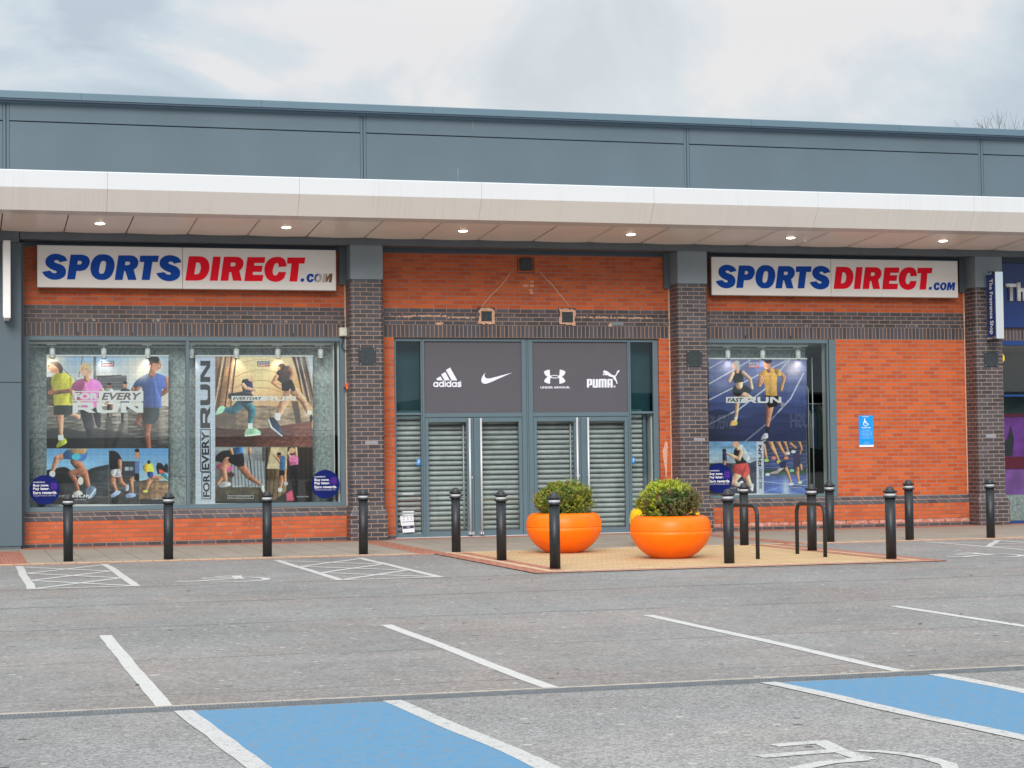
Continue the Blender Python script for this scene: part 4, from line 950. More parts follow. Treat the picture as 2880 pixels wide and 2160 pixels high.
# left runner
a.limb([(395,470,28),(402,560,19),(404,640,12)],(196,140,112),T); a.limb([(450,470,20),(520,505,14)],SK2,T); a.poly([(358,428,c),(482,425,c),(478,485),(420,492),(358,488,c)], (52,58,60), T)
a.poly([(372,700,c),(392,668),(420,645),(440,655),(442,678),(410,698),(380,712,c)], (196,205,60), T); a.poly(rect(386,625,422,660), (225,225,228), T)
a.poly([(345,240),(372,212),(410,206),(455,222),(486,262),(482,330,c),(484,425,c),(360,428,c),(352,340),(340,290)], (205,198,46), T); a.limb([(470,245,8),(476,400,16)],(176,168,38),T,.2,.7)
a.limb([(345,320,12),(336,345,13),(460,330,15)],(140,92,72),T); a.oval(336,342,18,14,(170,112,86),T)
a.oval(362,176,46,36,(205,145,112),T); a.poly([(330,140),(380,136),(412,165),(415,205),(395,212),(385,180),(352,155)], (58,46,42), T); a.oval(378,190,9,13,(185,128,100),T); a.oval(330,172,12,16,(222,165,132),T); a.seg(318,193,336,197,2.6,(240,228,220),T); a.seg(318,163,332,160,2.4,(60,40,34),T); a.oval(326,169,4,2.6,(50,34,30),T); a.seg(312,170,309,184,3,(225,165,130),T); a.glow(365,195,24,22,(150,98,74),.5,T)
# woman in pink
a.limb([(570,470,38),(590,560,34),(600,610,26)],(44,46,56),T); a.limb([(640,470,28),(655,560,16)],(50,50,60),T)
a.poly([(470,330,c),(482,285),(520,258),(560,248),(620,252),(662,272),(690,325,c),(650,345,c),(646,440,c),(540,440,c),(538,400,c),(478,380,c)], (214,108,170), T); a.limb([(560,270,8),(590,420,26)],(226,128,186),T,.2,.6)
a.limb([(482,340,14),(500,395,10)],SK2,T); a.limb([(676,325,13),(660,370,11)],SK2,T)
a.limb([(575,220,17),(575,256,18)],SK1,T); a.oval(560,186,33,44,(226,176,146),T); a.oval(575,168,32,22,(205,176,128),T); a.oval(596,196,12,30,(205,176,128),T); a.seg(544,192,550,191,2,(90,60,50),T); a.seg(570,190,577,189,2,(90,60,50),T); a.seg(553,213,575,211,2.2,(235,225,220),T); a.seg(552,216,574,215,1.6,(170,85,85),T); a.oval(546,184,4,3,(70,48,42),T); a.oval(570,183,4,3,(70,48,42),T); a.seg(538,177,552,175,1.6,(150,110,85),T); a.glow(585,200,16,28,(190,130,105),.5,T); a.seg(562,196,558,204,1.6,(190,130,105),T)
# lower row
b1 = (311,715,721,1088); a.grad((311,715,721,930), (104,164,214), (168,205,228)); a.tex(b1, .10, 2, 4, 12)
a.poly([(311,860,c),(360,850),(440,840),(520,900),(600,850),(721,820,c),(721,1088,c),(311,1088,c)], (48,52,56), b1); a.tex((311,860,721,1088), .6, 6, 9, 13); a.poly([(520,930,c),(600,880),(721,850,c),(721,960,c)], (75,80,86), b1, a=.7); a.grad((311,1030,721,1088), (92,88,86), (60,60,64)); a.tex((311,1020,721,1088), .6, 8, 4, 15)
a.limb([(440,760,20),(378,780,18),(352,860,13)],(190,135,108),b1); a.oval(348,884,20,22,(225,225,228),b1)
a.limb([(500,800,33),(560,880,24),(588,975,14)],(172,112,84),b1); a.limb([(540,870,24),(470,880,20),(500,935,17),(520,1000,9)],(160,102,78),b1)
a.poly([(418,750,c),(455,722),(560,718),(578,760),(545,800),(490,790),(425,785,c)], (60,112,170), b1); a.poly([(455,718,c),(575,716,c),(560,750),(480,745)], (200,160,110), b1); a.oval(505,770,28,22,(60,190,215),b1)
a.poly([(486,1010),(520,995),(545,1005),(545,1022),(500,1024)], (225,220,212), b1); a.poly([(570,990),(600,966),(632,975),(636,1010),(600,1055,c),(575,1040)], (120,150,180), b1); a.seg(588,1045,634,985,4,(235,238,240),b1); a.oval(535,930,18,28,(228,222,214),b1)
b2_ = (724,713,924,1088); a.grad((724,713,924,900), (96,152,200), (165,196,214)); a.poly(rect(724,800,900,900), (70,72,80), b2_); a.poly(rect(830,838,856,862), (190,200,214), b2_); a.poly(rect(860,838,885,862), (150,160,174), b2_); a.grad((724,895,924,1088), (90,84,84), (58,56,60)); a.tex((724,895,924,1088), .5, 8, 12, 21)
for k_ in (0,1,2): a.seg(724,1030-k_*40,924,900+k_*60,2,(150,145,142),b2_,.6)
a.limb([(760,890,22),(745,940,18),(772,1000,12)],(190,134,108),b2_); a.limb([(785,900,24),(800,940,18),(840,968,9)],(176,122,98),b2_); a.poly([(724,730,c),(770,735),(800,770),(818,820),(800,850,c),(740,860,c),(724,840,c)], (42,40,46), b2_); a.limb([(795,800,14),(796,870,11)],(190,130,104),b2_)
a.poly([(740,855,c),(795,850,c),(805,895),(770,905),(735,885)], (210,205,212), b2_); a.poly([(735,1030),(765,1000),(795,996),(798,1012),(750,1042)], (170,185,225), b2_); a.poly([(832,975),(850,952),(856,985),(838,998)], (200,208,230), b2_)
a.limb([(905,905,16),(870,930,14),(880,1000,9)],(196,140,112),b2_); a.poly([(836,1022),(866,1010),(898,1016),(898,1036),(840,1044)], (150,170,205), b2_); a.poly(rect(896,800,924,890), (96,122,176), b2_); a.oval(912,755,17,28,SK1,b2_); a.oval(912,728,18,12,(40,36,36),b2_); a.poly(rect(890,880,924,925), (44,44,50), b2_)
b3_ = (927,713,1122,1088); a.grad((927,713,1122,930), (92,152,208), (172,204,222)); a.poly([(927,935,c),(1000,920),(1122,945,c),(1122,1088,c),(927,1088,c)], (150,118,86), b3_); a.tex((927,930,1122,1088), .55, 7, 9, 31); a.grad((927,1050,1122,1088), (64,60,62), (50,50,54))
a.limb([(1010,905,18),(985,950,13),(970,995,9)],(200,142,112),b3_); a.limb([(1015,905,17),(1060,912,13),(1085,900,9)],(200,142,112),b3_); a.poly([(950,840),(975,815),(1010,818),(1025,860,c),(1018,880,c),(968,878,c)], (240,208,50), b3_); a.poly([(978,870,c),(1018,870,c),(1018,905),(985,902)], (40,80,150), b3_); a.oval(990,806,11,13,(70,50,40),b3_)
a.poly([(1070,890),(1095,880),(1122,915),(1118,930),(1085,915)], (60,150,190), b3_); a.seg(1075,900,1115,930,3,(220,230,70),b3_); a.oval(968,1000,18,9,(215,220,90),b3_); a.poly([(1040,830),(1070,812),(1095,840),(1085,880,c),(1050,885,c)], (48,48,58), b3_); a.poly([(1058,850,c),(1095,862,c),(1100,880,c),(1060,878,c)], (220,80,50), b3_); a.poly([(1085,860),(1105,815),(1122,830,c),(1122,880,c)], (52,48,52), b3_); a.oval(1055,820,10,12,(60,45,40),b3_)
a.glow(335,110,85,75,(255,238,215),.55,(311,95,1122,713)); a.glow(940,215,60,60,(255,242,225),.75,(311,95,1122,713)); a.glow(690,180,200,60,(245,232,225),.35,(311,95,1122,713)); a.glow(640,560,300,60,(200,190,185),.22,(311,95,1122,713)); a.build('print', f1, pm_, root); hang(root, f1, 311, 1122, 95, 1088)
px_poly(root, f1, [[rect(484,332,955,400), rect(489,338,660,393)]], M['letter_white'])
txt(root, 'FOR', f1, 496, 344, 656, 389, M['letter_white'], bold=.05); txt(root, 'EVERY', f1, 676, 342, 944, 391, mat('letter_brown', (.16,.12,.11,1)), Y=.2435, bold=.03, shear=.25)
RUN(f1, root, 484, 408, 954, 476, M['letter_white']); brand_tag(root, f1, 675, 130, 760, 167)
txt(root, 'EVERYDAY', f1, 360, 1024, 470, 1040, M['letter_white'], bold=.03); RUN(f1, root, 482, 1022, 612, 1040, M['letter_white'])
txt(root, 'AT YOUR OWN PACE', f1, 480, 1050, 575, 1060, M['letter_white']); txt(root, 'FOR EVERY RUN', f1, 1010, 1046, 1090, 1056, M['letter_white'])

# poster 2: runners below a curved wall, with the wordmark up its left side
f2 = crop(500, 960, 600/1422, YP)
root = empty('window_poster', (-1.96,.25,.68), 'poster of two runners on herringbone paving with large lettering up its left edge', 'poster', 'posters hanging in the shop windows')
a = Art(118, 97, 900, 1082, 300); a.grad((118,97,248,1082), (190,200,218), (196,206,222), (205,212,226)); T = (248,97,900,704)
a.grad((248,97,900,580), (236,206,168), (214,172,128), (196,164,130)); a.glow(560,230,200,180,(250,214,160),.8,T); a.glow(800,330,130,90,(252,190,96),.75,T); a.tex(T, .10, 2, 3, 41)
for k_, y_ in enumerate((120, 205, 290, 352)): 
    pts_ = [(372+i*30, y_+70-k_*14 - (1-((i-6)/7.0)**2)*70) for i in range(14)]
    for p_, q_ in zip(pts_[:-1], pts_[1:]): a.seg(p_[0], p_[1], q_[0], q_[1], 1.5, (120,88,60), T, .7)
a.poly([(248,97,c),(372,97,c),(372,260,c),(330,480,c),(248,480,c)], (176,128,88), T)
for x_, d_ in ((262,34),(292,30),(330,22),(360,14)): a.limb([(x_+26,97,5),(x_-d_,470,4)], (70,58,54), T, .1); 
for x_, d_ in ((275,30),(345,20)): a.limb([(x_+30,97,4),(x_-d_,430,3)], (238,200,160), T, .1)
for y_ in range(230, 470, 34): a.seg(262, y_, 352, y_+14, 1.5, (90,68,56), T, .6)
a.poly([(755,97,c),(892,97,c),(900,97,c),(900,440,c),(862,400,c)], (112,92,84), T)
for x_ in (770,800,838,868): a.limb([(x_,97,5),(x_+70,400,4)], (60,52,52), T, .1); a.limb([(x_+14,97,4),(x_+82,400,3)], (206,180,160), T, .1)
a.poly([(860,97,c),(900,97,c),(900,300,c)], (190,205,222), T)
a.poly([(248,490,c),(380,455),(520,430),(700,440),(892,480,c),(892,550,c),(600,575),(440,590),(248,580,c)], (172,150,130), T); a.tex((248,430,900,590), .5, 14, 8, 44); a.poly([(248,490,c),(380,470,c),(390,590,c),(248,585,c)], (104,92,88), T, a=.7); a.poly([(755,400,c),(800,400,c),(822,545,c),(786,548,c)], (92,80,78), T, a=.9)
a.poly([(248,575,c),(430,590),(600,575),(892,530,c),(900,704,c),(248,704,c)], (112,72,66), T); a.tex((248,560,900,704), .35, 10, 10, 46)
for k_ in range(14):
    x_ = 250+k_*50; a.seg(x_, 704, x_+90, 590, 2.0, (60,40,38), T, .55); a.seg(x_, 610, x_+60, 660, 2.0, (60,40,38), T, .45)
# left runner, leaning, teal leggings
a.limb([(440,395,34),(370,460,26),(300,458,15)],(40,104,120),T); a.limb([(448,400,34),(492,460,26),(480,548,15)],(44,112,128),T); a.poly([(335,350,c),(430,335,c),(500,352,c),(500,400),(450,415),(400,395),(335,382,c)], (44,50,66), T)
a.poly([(428,258),(465,246),(492,270),(497,330),(480,345,c),(430,335,c),(424,290)], (38,50,96), T); a.limb([(432,290,13),(450,312,12),(515,325,7)],SK2,T); a.limb([(490,345,10),(500,355,7)],SK2,T); a.oval(482,246,17,22,(226,178,148),T); a.oval(460,236,24,14,(226,206,158),T); a.oval(440,244,18,10,(222,200,150),T)
a.poly([(248,495,c),(262,450),(290,430),(312,440),(300,470),(270,485)], (176,226,196), T); a.poly([(445,630),(450,590),(500,575),(545,600),(545,618),(500,630)], (178,228,196), T); a.seg(448,630,545,620,5,(226,240,226),T); a.poly(rect(464,545,496,582), (232,236,240), T)
# right runner, dark top and shorts
a.limb([(740,340,34),(690,440,26),(664,505,15)],(214,160,128),T); a.limb([(778,335,30),(830,390,22),(868,470,13)],(206,152,120),T)
a.poly([(690,255,c),(740,248),(765,270),(782,320),(768,335),(745,315),(735,330),(690,330,c)], (40,38,44), T); a.poly([(648,250,c),(660,200),(700,170),(740,165),(762,190),(766,240),(745,260),(690,280,c)], (70,58,62), T); a.limb([(752,190,20),(768,215,16),(750,245,12)],SK1,T); a.limb([(655,235,14),(632,275,12),(682,315,8)],SK1,T); a.oval(690,170,25,22,(60,46,42),T); a.oval(672,180,10,12,SK1,T)
a.poly(rect(644,478,682,528), (232,232,236), T); a.poly([(602,520),(632,508),(668,545),(695,600),(696,634),(660,618),(620,565)], (54,76,108), T); a.limb([(602,525,5),(620,575,7),(690,632,5)],(214,222,232),T); a.poly(rect(862,460,892,490), (232,232,236), T); a.oval(888,515,10,26,(44,56,76),T)
b1 = (248,706,578,1082); a.grad(b1, (176,180,184), (120,118,116), (70,64,58)); a.tex((248,706,578,1082), .3, 5, 6, 51)
a.poly([(248,770,c),(300,730),(380,735),(430,790),(430,830,c),(248,800,c)], (56,54,56), b1); a.poly(rect(360,795,578,972), (170,176,182), b1)
for x_ in range(372, 578, 22): a.seg(x_, 795, x_+10, 972, 4, (104,110,118), b1, .85)
a.poly(rect(560,706,578,800),(90,88,88),b1); a.poly([(248,972,c),(578,972,c),(578,1082,c),(248,1082,c)], (84,74,58), b1); a.tex((248,960,578,1082), .6, 8, 5, 53); a.seg(468,735,490,900,3,(40,40,44),b1)
a.oval(300,870,16,16,(190,130,108),b1); a.poly([(252,840),(300,805),(350,830),(356,862),(300,862)], (220,60,140), b1); a.oval(352,890,22,18,(90,62,52),b1); a.limb([(300,905,12),(265,950,8)],SK1,b1)
a.limb([(330,800,28),(298,850,22),(318,925,12)],(196,138,108),b1); a.limb([(420,830,28),(470,900,20),(545,955,11)],(170,112,86),b1); a.poly([(330,790,c),(370,745),(430,745),(440,830,c),(400,838,c),(345,812,c)], (36,36,40), b1); a.poly([(365,708,c),(430,706,c),(425,745),(372,750)], (52,124,190), b1); a.limb([(350,720,10),(362,748,9)],SK1,b1); a.limb([(475,706,9),(478,742,12)],SK1,b1)
a.poly([(272,962),(300,935),(345,942),(348,962),(290,974)], (222,224,228), b1); a.poly([(545,965),(560,950),(578,990,c),(570,1015)], (222,224,228), b1)
b2_ = (580,706,900,1082); a.grad(b2_, (70,58,50), (54,46,44), (40,36,36)); a.poly([(600,706,c),(730,706,c),(720,1000,c),(640,1060,c),(590,1082,c)], (150,122,84), b2_); a.poly([(620,706,c),(728,706,c),(722,850,c),(590,850,c)], (214,196,160), b2_); a.tex((590,706,730,1060), .25, 4, 6, 61)
for x_ in (610,640,670,700): a.seg(x_+8, 860, x_-10, 1040, 4, (74,54,36), b2_, .8)
for x_ in (820,850,880): a.seg(x_, 706, x_+8, 1060, 3, (30,28,30), b2_, .8)
a.limb([(690,870,14),(692,930,11),(680,985,8)],SK1,b2_); a.limb([(705,870,12),(712,930,9)],SK1,b2_); a.poly([(675,775),(708,765),(716,800),(710,870,c),(680,872,c)], (70,120,170), b2_); a.poly([(672,860,c),(712,860,c),(708,895,c),(675,895,c)], (36,36,42), b2_); a.oval(672,762,15,17,SK3,b2_); a.limb([(672,800,8),(640,760,6)],SK1,b2_); a.oval(672,750,15,9,(34,28,28),b2_)
a.limb([(772,840,22),(765,930,17),(762,1020,10)],(38,36,42),b2_); a.limb([(780,840,20),(795,930,14),(790,1000,9)],(34,32,38),b2_); a.poly([(738,775),(765,758),(798,765),(802,820,c),(745,832,c)], (226,116,168), b2_); a.limb([(788,760,10),(785,712,8)],SK2,b2_); a.limb([(745,770,9),(732,745,8),(752,730,6)],SK2,b2_); a.oval(760,728,20,20,(220,180,140),b2_); a.poly([(720,1015,c),(760,990,c),(775,1060,c),(725,1065,c)], (220,60,110), b2_); a.oval(680,990,16,16,(225,225,230),b2_); a.oval(718,948,14,14,(200,200,205),b2_)
a.grad((248,1062,900,1082), (52,50,50), (40,38,40)); a.glow(560,140,160,60,(255,232,190),.4,(248,97,900,704)); a.glow(830,140,60,60,(220,226,236),.35,(248,97,900,704)); a.glow(300,130,60,60,(230,215,200),.3,(248,97,900,704)); a.build('print', f2, pm_, root); hang(root, f2, 118, 900, 97, 1082)
RUN(f2, root, 150, 130, 216, 578, M['letter_dark'], 1); px_poly(root, f2, [[rect(150,586,218,870), rect(155,591,213,865)]], M['letter_dark'], .2448); txt(root, 'EVERY', f2, 160, 600, 208, 856, M['letter_dark'], rot=1, bold=.03)
px_poly(root, f2, [[rect(158,872,222,1052), rect(163,877,217,1047)]], M['letter_dark'], .2448); txt(root, 'FOR', f2, 168, 886, 212, 1038, M['letter_dark'], rot=1, bold=.03)
px_poly(root, f2, [[rect(358,364,578,396)]], M['letter_white'], .2465); txt(root, 'EVERYDAY', f2, 366, 370, 562, 391, M['letter_dark'], .2445, bold=.03, shear=.2); RUN(f2, root, 578, 365, 786, 396, M['letter_white']); brand_tag(root, f2, 529, 132, 612, 168)
txt(root, 'RUN AT YOUR OWN PACE', f2, 342, 1032, 484, 1042, M['letter_white']); px_poly(root, f2, [[rect(332,1026,504,1048), rect(334,1028,502,1046)]], M['letter_white']); txt(root, 'FOR EVERY RUN', f2, 792, 1030, 870, 1040, M['letter_white'])

# poster 3: two runners on a blue track
f3 = crop(1900, 660, 980/2212, YP)
root = empty('window_poster', (7.33,.25,.67), 'dark blue poster of two runners on a running track in the right window', 'poster', 'posters hanging in the shop windows')
a = Art(212, 787, 832, 1645, 300); T = (212,787,832,1313)
a.grad(T, (120,126,170), (70,82,134), (42,52,92)); a.tex(T, .22, 3, 14, 71, .35); a.glow(745,850,70,70,(200,190,210),.9,T); a.glow(330,850,90,40,(170,165,200),.6,T); a.glow(300,950,60,40,(150,150,190),.5,T)
for p_ in ((212,850,300,800,3),(212,948,470,798,3.5),(212,1050,700,800,3.5),(212,1180,790,890,0)): 
    if p_[4]: a.seg(p_[0],p_[1],p_[2],p_[3],p_[4],(214,214,226),T,.9)
for q_ in ([(440,1313),(600,1180),(730,1040),(812,880)], [(212,1205),(400,1110),(560,985),(720,795)]):
    for p_, r_ in zip(q_[:-1], q_[1:]): a.seg(p_[0],p_[1],r_[0],r_[1],4.5,(206,208,222),T,.9)
a.poly([(212,1120,c),(300,1110),(420,1170),(560,1130),(820,1140,c),(830,1313,c),(212,1313,c)], (34,42,78), T, a=.45)
a.limb([(395,980,24),(420,1010,20),(470,1035,14)],SK2,T); a.limb([(390,990,22),(388,1080,15),(382,1170,9)],SK2,T); a.poly([(365,960,c),(440,955,c),(478,985),(470,1005,c),(430,1002),(400,1030),(362,1010)], (34,32,44), T); a.limb([(398,900,26),(402,960,22)],SK2,T)
a.poly([(362,870,c),(425,860,c),(430,935,c),(370,942,c),(358,900)], (38,38,50), T); a.limb([(362,880,12),(340,930,10)],SK2,T); a.limb([(425,875,12),(470,915,10),(484,975,8)],SK2,T); a.limb([(385,850,10),(390,870,12)],SK1,T); a.oval(375,832,19,27,(214,164,136),T); a.oval(388,818,17,20,(206,198,188),T); a.oval(398,845,9,20,(206,198,188),T)
a.poly([(345,1212,c),(352,1185),(380,1175),(390,1190),(385,1210)], (232,176,70), T); a.poly(rect(372,1158,388,1182), (222,222,230), T)
a.limb([(590,1050,24),(660,1060,14)],SK3,T); a.limb([(600,1070,26),(590,1140,19),(580,1220,11)],(176,118,90),T); a.poly([(566,1015,c),(640,1010,c),(655,1045),(640,1090,c),(590,1100,c),(572,1060)], (34,32,42), T)
a.poly([(530,880),(565,858),(620,850),(645,870),(640,960),(645,1025,c),(570,1022,c),(565,960),(530,900)], (196,150,50), T); a.limb([(600,900,8),(606,1000,18)],(172,128,42),T,.2,.22); a.limb([(645,868,17),(688,905,12),(668,985,10)],(186,130,96),T); a.limb([(540,905,14),(530,955,12),(552,920,9)],(186,130,96),T); a.poly([(628,852),(660,862),(668,900,c),(640,892,c)], (204,158,56), T)
a.limb([(590,845,14),(592,862,16)],SK3,T); a.oval(578,825,22,31,(190,132,100),T); a.oval(585,802,25,16,(44,34,32),T); a.seg(566,846,580,848,2.5,(225,215,205),T)
a.poly(rect(570,1220,590,1262), (34,32,42), T); a.poly([(538,1305),(555,1268),(580,1262),(584,1290),(560,1312)], (206,206,214), T); a.seg(540,1308,580,1296,3,(40,40,50),T); a.oval(678,1082,12,18,(150,150,165),T)
OY = (1100-660)/(.443)    # the lower crop starts 440 px further down
dy = 440/(980/2212)-0; k2 = lambda x, y: (x, y+dy)
def sh(pts): return [(p[0], p[1]+dy)+tuple(p[2:]) for p in pts]
b1 = (212,1314,512,1645); a.grad((212,1314,512,1450), (110,160,205), (188,198,208)); a.tex((212,1314,512,1460), .3, 3, 4, 81); a.poly(sh([(218,465,c),(300,455),(420,470),(512,440,c),(512,655,c),(218,655,c)]), (66,66,84), b1); a.tex((212,1450,512,1645), .3, 4, 6, 83)
a.limb([(400,1515,24),(360,1570,18),(408,1595,12)],(226,176,148),b1); a.limb([(440,1520,24),(462,1580,18),(478,1600,10)],(226,176,148),b1)
a.poly(sh([(372,465,c),(440,445,c),(462,475),(468,520),(440,550),(405,530),(362,512)]), (216,62,52), b1); a.poly(sh([(370,375,c),(400,352),(425,372),(440,430,c),(450,455,c),(385,465,c),(370,420)]), (44,44,52), b1); a.poly(sh([(400,345),(425,350),(470,430),(440,440),(415,400)]), (222,224,230), b1)
a.limb(sh([(415,390,13),(400,432,12),(330,398,8)]),(222,172,142),b1); a.limb(sh([(388,345,10),(395,365,12)]),SK2,b1); a.oval(382,338+dy,20,22,SK2,b1); a.poly(sh([(395,585),(425,570),(430,610),(395,635)]), (226,226,232), b1); a.poly(sh([(470,590),(492,590),(488,635),(470,620)]), (226,226,232), b1)
a.oval(308,380+dy,13,14,(50,40,40),b1); a.limb(sh([(310,400,13),(312,440,14)]),(52,58,86),b1); a.limb(sh([(312,450,9),(305,480,6)]),SK1,b1)
a.grad((512,1314,558,1645), (198,204,220), (205,210,226)); b2_ = (558,1314,832,1645); a.grad(b2_, (64,66,86), (70,84,136), (84,120,196)); a.tex(b2_, .3, 3, 12, 91); a.poly(sh([(558,500,c),(832,490,c),(832,530,c),(558,535,c)]), (60,88,60), b2_, a=.8)
for k_ in range(6): a.seg(558,1370+k_*22,832,1340+k_*26,1.4,(170,172,190),b2_,.6)
a.glow(700,1620,30,90,(214,220,236),.9,b2_); a.seg(558,575+dy,832,600+dy,2,(220,222,234),b2_,.8); a.seg(558,640+dy,832,560+dy,2,(220,222,234),b2_,.5)
for lp in ([(600,325,14),(625,380,11),(650,435,7)],[(645,320,14),(670,370,11),(695,405,7)],[(558,345,10),(568,400,9),(575,425,6)],[(690,320,10),(702,350,8),(712,385,5)],[(730,335,9),(760,360,7)],[(785,325,9),(800,365,7),(790,395,5)],[(605,360,10),(640,410,8)]): a.limb(sh(lp),SK1,b2_)
for ex, ey, cc_ in ((655,450,(224,214,70)),(702,425,(220,140,90)),(575,440,(180,210,90)),(712,395,(220,220,226)),(622,425,(214,130,100)),(748,385,(226,226,232)),(790,580,(206,226,190)),(735,590,(224,226,234)),(582,530,(214,220,230)),(738,505,(150,210,180))): a.oval(ex, ey+dy, 15, 10, cc_, b2_)
a.limb(sh([(690,475,13),(712,520,10),(730,575,6)]),SK1,b2_); a.limb(sh([(680,480,12),(640,515,9),(600,522,6)]),(190,170,170),b2_); a.limb(sh([(772,480,12),(775,530,9),(782,570,6)]),SK1,b2_); a.poly(sh([(655,450,c),(700,445,c),(702,485,c),(665,490,c)]), (50,56,96), b2_); a.poly(sh([(745,400,c),(785,395,c),(795,480,c),(748,485,c)]), (74,66,96), b2_); a.limb(sh([(795,470,8),(800,500,6)]),SK1,b2_)
a.glow(745,850,60,60,(205,195,214),.5,(212,787,832,1313)); a.glow(340,830,60,40,(190,185,214),.35,(212,787,832,1313)); a.build('print', f3, pm_, root); hang(root, f3, 212, 832, 787, 1645)
px_poly(root, f3, [[rect(320,1030,442,1068)]], M['letter_white'], .2465); txt(root, 'FAST', f3, 328, 1037, 430, 1062, M['letter_dark'], .2445, bold=.03, shear=.2); RUN(f3, root, 442, 1030, 670, 1068, M['letter_white'])
w2 = (462,828,526,842); px_poly(root, f3, [[rect(462,827,526,844)]], mat('tag_red2', (.60,.05,.07,1)), .2465, 'tag_bar'); txt(root, 'SPORTS', f3, 462, 812, 524, 824, M['letter_white'], .2445, bold=.03, shear=.25); txt(root, 'DIRECT', f3, 466, 829, 520, 842, M['letter_white'], .2445, bold=.03, shear=.25)
RUN(f3, root, 525, 342+dy, 545, 478+dy, M['letter_dark'], 1); px_poly(root, f3, [[rect(529,484+dy,548,562+dy), rect(531,486+dy,546,560+dy)]], M['letter_dark'], .2448); txt(root, 'EVERY', f3, 533, 490+dy, 544, 556+dy, M['letter_dark'], rot=1, bold=.03)
px_poly(root, f3, [[rect(530,568+dy,548,622+dy), rect(532,570+dy,546,620+dy)]], M['letter_dark'], .2448); txt(root, 'FOR', f3, 534, 574+dy, 545, 616+dy, M['letter_dark'], rot=1, bold=.03)
txt(root, 'FOR EVERY RUN', f3, 735, 608+dy, 798, 617+dy, M['letter_white']); txt(root, 'TO GO FAST', f3, 325, 611+dy, 382, 620+dy, M['letter_white'])
# ------------------------------------------------------------------ round stickers on the glass
def roundel(px0, px1, py0, py1, s_, ox, oy, label, clipx=None):
    f = crop(ox, oy, s_, .022); a, b2 = f(px0, py1), f(px1, py0); cx, cz = (a[0]+b2[0])/2, (a[1]+b2[1])/2; r = (b2[0]-a[0])/2; r2_ = (b2[1]-a[1])/2
    root = empty('window_sticker', (cx, .02, cz-r2_), label, 'sticker', 'round navy stickers on the shop windows')
    n = 48; pts = [(cx+r*math.cos(2*math.pi*k/n), cz+r2_*math.sin(2*math.pi*k/n)) for k in range(n)]
    b = MB(); b.plate(pts, .026, 0); b.plate([(x, z) for x, z in pts], .0265, 0)
    b.build('disc', mat('sticker_navy', (.006,.014,.12,1), rough=.45, spec=.12, noise=.15, nscale=8), root)
    def u(x, z): return (cx+(x-.5)*2*r, cz+(z-.5)*2*r2_)
    def t_(s2, x0, z0, x1, z1, bold=.01, m='letter_white'):
        p, q = u(x0, z0), u(x1, z1); link_mesh('lettering', text_mesh(s2, (p[0], p[1], q[0], q[1]), .0235, bold), M[m], root)
    t_('FRASERSPLUS', .12,.74,.50,.78); t_('Buy now.', .12,.59,.64,.70,.02); t_('Pay later.', .12,.475,.66,.585,.02); t_('Earn rewards.', .12,.36,.90,.455,.02)
    for z in (.325,.295): t_('Representative example terms apply to credit', .13,z-.012,.85,z+.006)
    pk = mat('sticker_magenta', (.10,.03,.30,1), rough=.5, spec=.1); g_ = []
    for x, z in ((.80,.62),(.86,.62),(.74,.62)): g_.append(rect(*u(x-.012,z-.13),*u(x+.012,z+.13)))
    for x, z in ((.80,.62),(.80,.56),(.80,.68)): g_.append(rect(*u(x-.12,z-.012),*u(x+.12,z+.012)))
    link_mesh('plus_pattern', poly_join(lambda x, y: (x, y), [[k] for k in g_], .0245, .0001), pk, root)
    return root
roundel(197,400,890,1090,560/1327,0,960,'round navy sticker over the lower left corner of the poster with the yellow shirt')
roundel(890,1078,855,1050,600/1422,500,960,'round navy sticker beside the herringbone paving poster, next to the brick pier')
roundel(196,360,458,650,980/2212,1900,1100,'round navy sticker on the right window over the lower left of the running track poster')

# ------------------------------------------------------------------ spotlights on the window tracks
SPOT_W = 3.2
def make_spot(x, y, z):
    root = empty('track_spotlight', (x, y, z)); b = MB()
    b.box(x-.095, x+.065, y-.016, y+.016, z-.020, z, 0); b.build('track_adapter', M['white'], root)
    b = MB(); b.tube([(x,y,z-.02),(x,y,z-.065)], .011, 8); b.build('stem', M['white'], root)
    b = MB(); b.lathe([(.040,-.225),(.047,-.222),(.047,-.075),(.030,-.066)], x, y, z, 24); b.build('head', M['white'], root)
    ld = bpy.data.lights.new('spotlight_lamp', 'SPOT'); ld.energy = SPOT_W; ld.spot_size = R(95); ld.spot_blend = .8; ld.shadow_soft_size = .04; ld.color = (1, .90, .76)
    lo = bpy.data.objects.new('lamp', ld); col.objects.link(lo); lo.parent = root; lo.location = (0, -.10, -.20); lo.rotation_euler = (R(16), 0, 0)
    return root
WHO = ['above the yellow shirted runner','above the logo of the left poster','above the blue shirted runner','just right of the window mullion','above the left part of the curved wall poster','above the dark shirted runner','at the pier end of the wide window','nearest the middle pier in the right window','above the middle of the running track poster','at the right edge of the running track poster']
spx = [(c1_, .25) for c1_ in (582/2212*560, 1153/2212*560, 1640/2212*560)]
spx = [147.3, 291.9, 415.2, 538.0, 664.8, 781.2, 901.3, 2046.5, 2144.5, 2244.0]
first = None
for i, px_ in enumerate(spx):
    p = at(px_, 965, .25); z = 3.375
    if first is None: o = first = make_spot(p.x, .25, z); fx = p.x
    else: o = copy_tree(first); o.location = (p.x, .25, z)
    tag(o, 'white spotlight hanging from the window track '+WHO[i], 'spotlight', 'spotlights in the shop windows')
for x0, x1, lb in ((-5.70,-.62,'white lighting track along the top of the wide left window'), (6.2,8.35,'white lighting track along the top of the right window')):
    b = MB(); b.box(x0, x1, .225, .275, 3.375, 3.41, 0); b.box(x0, x1, .39, .40, 3.33, 3.345, 0); tag(b.build('lighting_track', M['white']), lb, 'track')

